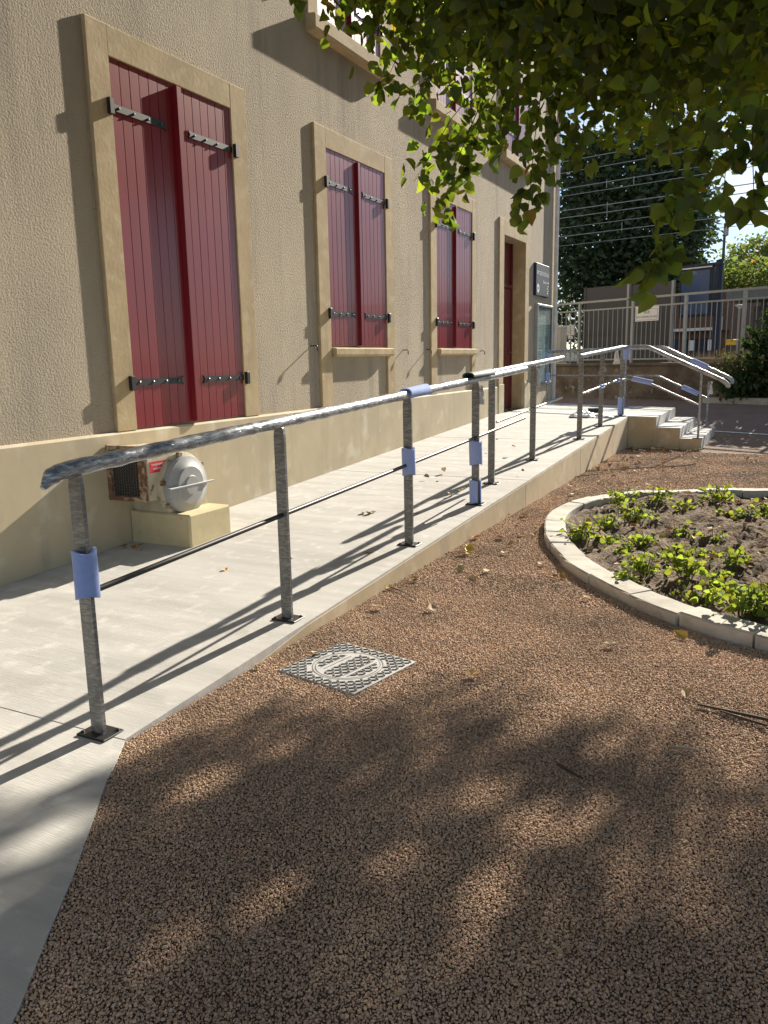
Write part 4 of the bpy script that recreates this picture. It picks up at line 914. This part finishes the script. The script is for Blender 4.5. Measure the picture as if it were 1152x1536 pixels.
e = sthing('display_case', (a0+a1)/2, u, EMB, 'tall blue display case on a navy post behind the fence', 'display case'); h = (a1-a0)/2
MB().box((-h, -.06, zb_), (h, .06, zt), .01).build('cabinet', 'navy', e); lb(e, 'glass_panel', (-h+.06, -.075, zb_+.07), (h-.06, -.062, zt-.08), 'blue_panel')
MB().box((-h-.05, -.09, zt+.0), (h+.2, .09, zt+.07), .01).build('canopy', 'navy', e); lb(e, 'trim', (-h+.02, -.10, zt-.03), (h, -.092, zt), 'white_trim')
MB().tube([(h+.13, 0, 0), (h+.13, 0, zt+.12)], .085, 14).build('post', 'navy', e, smooth=True)
u = -3; a_ = depth_a(1078, u); zt = depth_z(1079, 336, u)-EMB
e = sthing('lamp_post', a_, u, EMB, 'thin dark lamp post rising behind the blue display case', 'lamp post')
MB().tube([(0, 0, 0), (0, 0, zt*.6), (0, 0, zt)], [.05, .042, .03], 10).build('pole', 'panel_grey', e, smooth=True); MB().box((-.02, -.03, zt-.30), (.09, .04, zt-.12), .01).build('lantern', 'galvanised', e)
# cream cabinet, warning sign, parked car seen between the bars
u = -1.3; a_ = depth_a(840, u); e = sthing('utility_cabinet', a_, u, EMB-.3, 'cream utility cabinet behind the fence beside the house corner', 'cabinet'); zt = depth_z(840, 489, u)-EMB+.3
lb(e, 'body', (-.10, -.15, 0), (.13, .15, zt-.05), 'cream_paint', .008); lb(e, 'lid', (-.12, -.17, zt-.049), (.15, .17, zt), 'white_trim', .008)
u = -1.0; a_ = depth_a(856, u); e = sthing('warning_sign', a_, u, EMB, 'small white notice with a number plate below behind the fence', 'sign'); z1, z0 = depth_z(856, 488, u)-EMB, depth_z(856, 503, u)-EMB
lb(e, 'post', (-.015, .0, 0), (.015, .02, z1), 'galvanised'); lb(e, 'board', (-.125, -.02, z0), (.125, -.002, z1), 'white_trim', .003); lb(e, 'lower_plate', (-.08, -.02, z0-.10), (.08, -.002, z0-.02), 'white_trim', .003)
mb = MB()
for k in range(4): mb.box((-.10, -.0225, z1-.05-.045*k), (.08-.03*(k % 2), -.0205, z1-.04-.045*k))
mb.build('print_lines', 'grey_paint', e)
u = -4.2; a_ = depth_a(858, u); e = sthing('parked_car', a_, u, EMB-.9, 'blue parked car seen through the fence bars near the house corner', 'car')
prof_ = [(-2.0, .30), (-2.05, .62), (-1.9, .82), (-1.1, .93), (-.55, 1.38), (.75, 1.42), (1.45, .98), (2.0, .88), (2.08, .55), (2.0, .30)]
MB().prism(prof_, -.82, .82, 'y').build('body', 'car_paint', e); MB().prism([(-.95, .98), (-.5, 1.33), (.70, 1.36), (1.25, 1.0)], -.835, .835, 'y').build('side_window', 'glass', e)
for wx in (-1.3, 1.3):
    for wy in (-.78, .78):
        q = MB().tube([(wx, wy-.09, .32), (wx, wy+.09, .32)], .32, 20).build('wheel', 'tyre', e); MB().tube([(wx, wy-.1, .32), (wx, wy+.1, .32)], .19, 16).build('rim', 'galvanised', q)
for wy in (-.6, .6): lb(e, 'headlight', (-2.06, wy-.15, .62), (-1.98, wy+.15, .74), 'white_trim', .01)
# low brown station building, platform canopy
u = -11; a0, a1 = depth_a(1000, u), depth_a(1094, u); zt = depth_z(1050, 440, u)
e = sthing('station_building', (a0+a1)/2, u, EMB, 'low brown building with white trim beyond the fence', 'building'); h = (a1-a0)/2; zt -= EMB; zm = depth_z(1050, 493, u)-EMB
lb(e, 'wall', (-h, 0, 0), (h, 5, zm-.1), 'brick_brown'); lb(e, 'fascia', (-h-.1, -.3, zm-.099), (h, 5, zt), 'brick_brown'); lb(e, 'trim', (-h-.1, -.36, zm-.08), (h-.1, -.31, zm+.02), 'white_trim'); lb(e, 'corner_trim', (h-.24, -.36, zm+.021), (h-.1, -.31, zt-.9), 'white_trim')
for k in range(5):
    x0 = -h+.3+k*(2*h-.6)/5; wv = lb(e, 'window', (x0, -.05, .15), (x0+(2*h-.6)/5-.15, -.01, zm-.35), 'navy'); lb(e, 'paper_notice', (x0+.3, -.07, zm*.35), (x0+.55, -.055, zm*.35+.38), 'white_print', sub=wv) if k in (1, 3) else None
u = -7; a0 = depth_a(1086, u); zt, zb_ = depth_z(1110, 436, u), depth_z(1110, 451, u)
e = sthing('platform_canopy', a0+3, u, EMB, 'grey platform canopy beam beyond the fence at right', 'canopy'); lb(e, 'beam', (-3, 0, zb_-EMB), (4, 1.6, zt-EMB), 'beam_grey')
for k in (-2.2, .2, 2.8): lb(e, 'post', (k, .6, 0), (k+.12, .72, zb_-EMB), 'panel_grey')
lb(e, 'rear_wall', (-3, 1.7, 0), (4, 1.8, zb_-EMB-.1), 'panel_grey')
u = -2.2; a_ = depth_a(1107, u); zt = depth_z(1107, 459, u)-EMB; e = sthing('bollard_light', a_, u, EMB, 'white disc topped platform light behind the fence at right', 'lamp'); MB().tube([(0, 0, 0), (0, 0, zt)], .02, 8).build('pole', 'galvanised', e)
MB().tube([(0, 0, zt-.07), (0, 0, zt-.03), (0, 0, zt+.02), (0, 0, zt+.03)], [.03, .06, .13, .05], 16).build('shade', 'lamp_white', e, smooth=True)
u = -1.2; a_ = depth_a(1098, u); e = sthing('grit_box', a_, u, EMB, 'small yellow box behind the fence by the ivy', 'box'); zt = depth_z(1098, 509, u)-EMB; lb(e, 'stake', (-.02, -.02, 0), (.02, .02, zt-.13), 'panel_grey'); lb(e, 'body', (-.09, -.1, zt-.13), (.09, .1, zt-.04), 'yellow_box', .01); lb(e, 'lid', (-.1, -.11, zt-.039), (.1, .11, zt), 'yellow_box', .01)

# overhead wires, parallel to the railway
wd = ray(-900, 548); wd.z = 0; wd = wd.normalized(); wn = Vector((wd.y, -wd.x, 0)); 
W0 = CAM+ray(940, 400)*26
for i, yy in enumerate((240, 257, 281, 292, 314, 340, 353, 367, 325)):
    r = ray(860, yy); off = wn*(rnd.uniform(0, 5)); t = (W0+off-CAM).dot(wn)/r.dot(wn); p = CAM+r*t
    o_ = MB().tube([Vector((0, 0, 0))+wd*(30*k) - Vector((0, 0, .0)) for k in (-2, -1, 0, 1)], .011 if i % 2 else .016, 6).build('overhead_wire', 'wire', None, loc=p)
    tag(o_, 'railway overhead wire strung in front of the dark tree', 'wire', 'railway overhead wires')
# droppers between wires
for i, (px, y0, y1) in enumerate(((910, 269, 281), (951, 264, 277), (911, 303, 326), (933, 333, 347), (1020, 320, 337))):
    p0, p1 = None, None
    r = ray(px, y0); t = (W0-CAM).dot(wn)/r.dot(wn); p0 = CAM+r*t; r = ray(px, y1); t = (W0-CAM).dot(wn)/r.dot(wn); p1 = CAM+r*t
    tag(MB().tube([Vector((0, 0, 0)), Vector((0, 0, p1.z-p0.z))], .010, 6).build('wire_dropper', 'wire', None, loc=p0), 'short upright dropper joining two overhead wires', 'wire', 'droppers on the overhead wires')

# ------------------------------------------------------------------ far trees and bushes
def crown_pts(n_, c, r, seed, shell=.55, shape=None, clump=.35, per=9):
    rr = np.random.RandomState(seed); o_ = []; nc_ = n_//per
    while len(o_) < nc_:
        q = rr.rand(3)*2-1; f = (np.abs(q)**(shape or 2)).sum()
        if f > 1 or rr.rand() > shell*f+(1-shell): continue
        o_.append(np.array(c)+q*np.array(r))
    o_ = np.repeat(np.array(o_), per, 0); return o_+rr.randn(len(o_), 3)*clump
def far_tree(name, base, c, r, n_, size, m, label, cat, seed, shape=None, clump=.35, trunk=.25, group=None, tmpl=(SV, SF), down=.4, shell=.55):
    e = empty(name, base); tag(e, label, cat, group)
    c = np.array(c)-np.array(base); top = Vector(c)
    MB().tube([(0, 0, -.2), (top.x*.3, top.y*.3, top.z*.5), (top.x, top.y, top.z+r[2]*.3)], [trunk, trunk*.8, trunk*.3], 10).build('trunk', 'bark', e, smooth=True)
    P = crown_pts(n_, c, r, seed, shape=shape, clump=clump, shell=shell); rr = np.random.RandomState(seed)
    new_obj('crown', leaves_mesh('crown', P, size*(.6+.8*rr.rand(len(P))), m, tmpl, down, rr), e); return e
def pz(px, py, d): return at_depth(px, py, d)
D = 36; c1 = pz(948, 325, D); hw = 112/F_PX*D; hz = 122/F_PX*D
far_tree('broadleaf_tree', (c1.x, c1.y, EMB), tuple(c1), (hw*.98, 2.6, hz*1.0), 26000, .27, 'dark_leaf', 'big dark evergreen looking tree standing behind the overhead wires', 'tree', 21, shape=4.0, clump=.26, trunk=.35, shell=.35)
c2 = pz(900, 470, 40); far_tree('background_shrub', (c2.x, c2.y, EMB), tuple(c2), (4.5, 1.5, 1.6), 5000, .25, 'dark_leaf', 'dark undergrowth below the big tree seen between boards and house', 'shrub', 22)
c3 = pz(1165, 410, 55); far_tree('broadleaf_tree', (c3.x, c3.y, EMB), tuple(c3), (4.0, 3, 2.9), 7000, .32, 'pale_leaf', 'rounded light green tree in the distance at the right edge', 'tree', 23)
c4 = pz(1120, 428, 40); far_tree('hedge_shrub', (c4.x, c4.y, EMB), tuple(c4), (3.0, 1.0, 1.0), 4000, .26, 'pale_leaf', 'yellow green hedge below the rounded distant tree', 'shrub', 24, trunk=.06)
# ivy mound spilling over the wall at the right
for k, (a_, u, z, rx, ry, rz, n_, m, lbx, nm) in enumerate(((3.62, .02, 1.42, .92, .45, 1.02, 3600, 'ivy_leaf', 'dark ivy mound spilling over the wall at the right edge', 'ivy_bush'), (2.52, .18, 1.05, .42, .32, .42, 1500, 'conifer_leaf', 'feathery yellowish shrub spilling over the wall left of the ivy', 'feathery_shrub'), (3.15, .28, .72, .75, .25, .38, 1300, 'ivy_leaf', 'lower trailing ivy at the foot of the wall', 'ivy_bush'))):
    p = st(a_, u, z); e = empty(nm, st(a_, u, .35)); tag(e, lbx, 'bush'); q = crown_pts(n_, np.array(p-st(a_, u, .35)), (rx, ry, rz), 60+k, clump=.07, per=8); rr = np.random.RandomState(k+70)
    new_obj('foliage', leaves_mesh('foliage', q, (.085 if m == 'ivy_leaf' else .11)*(.6+.8*rr.rand(len(q))), m, (LV, LF) if m == 'ivy_leaf' else (SV*np.array([.4, 1, 1]), SF), .8, rr), e)
    MB().tube([(0, 0, -.1), (.05, 0, .3), (.0, .02, float((p-st(a_, u, .35)).z))], [.04, .03, .015], 6).build('stem', 'twig', e)
# dry grass along the fence foot
n_ = 2600; aa = 1.0+nr.rand(n_)*3.4; uu = -.15-nr.rand(n_)*.5; hh = .12+.30*nr.rand(n_); V = []; Fc = []
for i in range(n_):
    p = st(aa[i], uu[i], EMB); dx, dy = nr.randn(2)*.06; k = len(V); V += [(p.x-.006, p.y, p.z), (p.x+.006, p.y, p.z), (p.x+dx, p.y+dy, p.z+hh[i])]; Fc.append((k, k+1, k+2))
tag(new_obj('dry_grass', np_mesh('dry_grass', V, Fc, 'dry_grass')), 'dry reddish grass growing along the fence foot', 'grass', kind='stuff')

# ================================================================== LITTER
def leaf_litter_mesh(seed, m):
    r = random.Random(seed); V = []
    for (x_, y_, z_) in LV: V.append((x_*.8, y_-.45, .12+z_*1.2+.25*(x_*x_)*r.uniform(-.5, 1.6)+.18*(y_-.45)**2*r.uniform(0, 2.5)))
    return np_mesh('fallen_leaf', V, LF, m)
LIT = {m: [leaf_litter_mesh(k, m) for k in range(5)] for m in ('dry_leaf', 'tan_leaf')}
def drop(p, s, m, label, group, tilt=.25):
    o_ = new_obj('fallen_leaf', LIT[m][rnd.randrange(5)], None, p); o_.rotation_euler = (rnd.gauss(0, tilt), rnd.gauss(0, tilt), rnd.uniform(0, 6.28)); o_.scale = (s, s, s); tag(o_, label, 'leaf', group); return o_
for px in ((553, 771), (545, 770), (560, 768), (663, 715), (666, 705), (640, 715), (675, 742), (625, 770), (553, 830), (690, 736), (436, 838), (745, 660), (784, 706), (770, 670)):
    q = on_z(px[0], px[1], .15); y_ = min(q.y, 12); q = on_z(px[0], px[1], zr(on_z(px[0], px[1], .15).y)+.003); drop((q.x, q.y, q.z), rnd.uniform(.045, .07), rnd.choice(('dry_leaf', 'tan_leaf')), 'dry leaf lying on the concrete ramp', 'dry leaves on the ramp')
q = on_z(338, 862, .06); o_ = drop((q.x, q.y, zr(q.y)+.006), .05, 'dry_leaf', 'pale yellow leaf alone on the near part of the ramp', None)
# along the foot of the ramp
for k in range(60):
    t = rnd.random()**.7; y_ = 2.6+t*10.2; x_ = XE+.03+abs(rnd.gauss(0, .22))+(.25*rnd.random() if y_ > 6 else 0)
    if y_ < 4 and rnd.random() < .5: continue
    drop((x_, y_, .010), rnd.uniform(.045, .08), rnd.choice(('dry_leaf', 'tan_leaf', 'tan_leaf')), 'dry leaf on the gravel along the ramp side', 'dry leaves along the ramp')
for k in range(32):
    drop((rnd.uniform(-2.15, -1.1), rnd.uniform(12.35, 12.93), .006), rnd.uniform(.06, .09), rnd.choice(('dry_leaf', 'dry_leaf', 'tan_leaf')), 'brown leaf heaped against the foot of the steps', 'leaves at the foot of the steps')
for k in range(38):
    drop((rnd.uniform(-1.9, .0), rnd.uniform(8.8, 12.3), .012), rnd.uniform(.05, .085), rnd.choice(('dry_leaf', 'tan_leaf')), 'dry leaf on the gravel between bed and steps', 'leaves between bed and steps')
for px in ((583, 884), (603, 855), (702, 832), (756, 832), (813, 848), (832, 868), (845, 867), (915, 970), (880, 900), (708, 1015), (1030, 1045), (750, 780), (760, 775), (790, 780), (772, 757)):
    q = on_z(*px); drop((q.x, q.y, .012), rnd.uniform(.045, .065), rnd.choice(('dry_leaf', 'tan_leaf')), 'dry leaf on the open gravel', 'dry leaves on the open gravel')
for px in ((775, 1418), (828, 1408), (836, 1432), (848, 1426), (600, 1499), (538, 1210), (488, 1120), (703, 1118), (976, 1224), (1012, 1226), (1000, 1200), (1047, 1192)):
    q = on_z(*px); o_ = drop((q.x, q.y, .011), rnd.uniform(.024, .034), 'tan_leaf', 'small pale seed wing on the shaded gravel', 'seed wings on the shaded gravel', .15); o_.scale.x *= .45
for px, s_, lb_, m in (((388, 998), .05, 'pale tan leaf between manhole and ramp edge', 'tan_leaf'), ((1021, 953), .075, 'orange yellow leaf below the bed edging at right', 'dry_leaf'), ((852, 812), .05, 'tan leaf lying on the left edging stones', 'tan_leaf')):
    z_ = .075 if px == (852, 812) else .01; q = on_z(*px, z_); drop((q.x, q.y, z_), s_, m, lb_, None)
yl = on_z(704, 829); V = []
for (x_, y_, z_) in LV: V.append((x_*.9, (y_-.45), .15+.9*x_*x_+.7*(y_-.45)**2))
o_ = new_obj('fallen_leaf', np_mesh('fallen_leaf', V, LF, 'yellow_leaf', True), None, (yl.x, yl.y, .012)); o_.scale = (.085,)*3; o_.rotation_euler = (.5, .1, .4); tag(o_, 'large bright yellow curled leaf on the gravel beside the ramp', 'leaf')
for k in range(190):
    a_ = rnd.uniform(1.4, 4.9); r_ = math.sqrt(rnd.random())*.96; q = BC+(bed_p(a_, -KW-.02)-BC)*r_
    if q.x > .12: continue
    drop((q.x, q.y, soil_h(q.x, q.y)+.025+.03*(1-r_)), rnd.uniform(.04, .07), rnd.choice(('dry_leaf', 'tan_leaf', 'tan_leaf')), 'dry leaf lying on the soil of the bed', 'dry leaves in the bed', .4)
# dirt and leaf crumbs at the foot of the blower
for k in range(14): drop((WX+.03+abs(rnd.gauss(0, .12)), 4.30+rnd.gauss(0, .06), zr(4.3)+.004), rnd.uniform(.025, .045), 'dry_leaf', 'dead leaf crumb in the corner beside the blower pedestal', 'crumbs by the blower')
def twig(pts, r, label, m='twig', name='twig'):
    q = [on_z(*p) + Vector((0, 0, .011)) for p in pts]; o_ = MB().tube([v-q[0] for v in q], [r*(1-.5*i/len(q)) for i in range(len(q))], 6).build(name, m, None, loc=q[0]); tag(o_, label, 'twig')
twig([(1165, 1086), (1110, 1074), (1046, 1060)], .008, 'long dark twig on the gravel at the right edge')
twig([(1150, 1092), (1118, 1082), (1080, 1070)], .006, 'dark twig lying just below the long one at the right edge')
twig([(1004, 1124), (1025, 1126), (1046, 1129)], .006, 'straight pale stick on the shaded gravel at right', 'pale_twig')
twig([(836, 1150), (855, 1162), (874, 1172)], .006, 'short dark twig in the dappled shade', 'twig')
twig([(575, 880), (600, 888), (625, 902)], .004, 'thin dark twig at the foot of the ramp')
twig([(918, 1236), (913, 1250), (911, 1262)], .003, 'short pale straw on the shaded gravel', 'pale_twig')
twig([(848, 720), (870, 715), (905, 712)], .006, 'thin dark twig at the ramp foot before the bed')
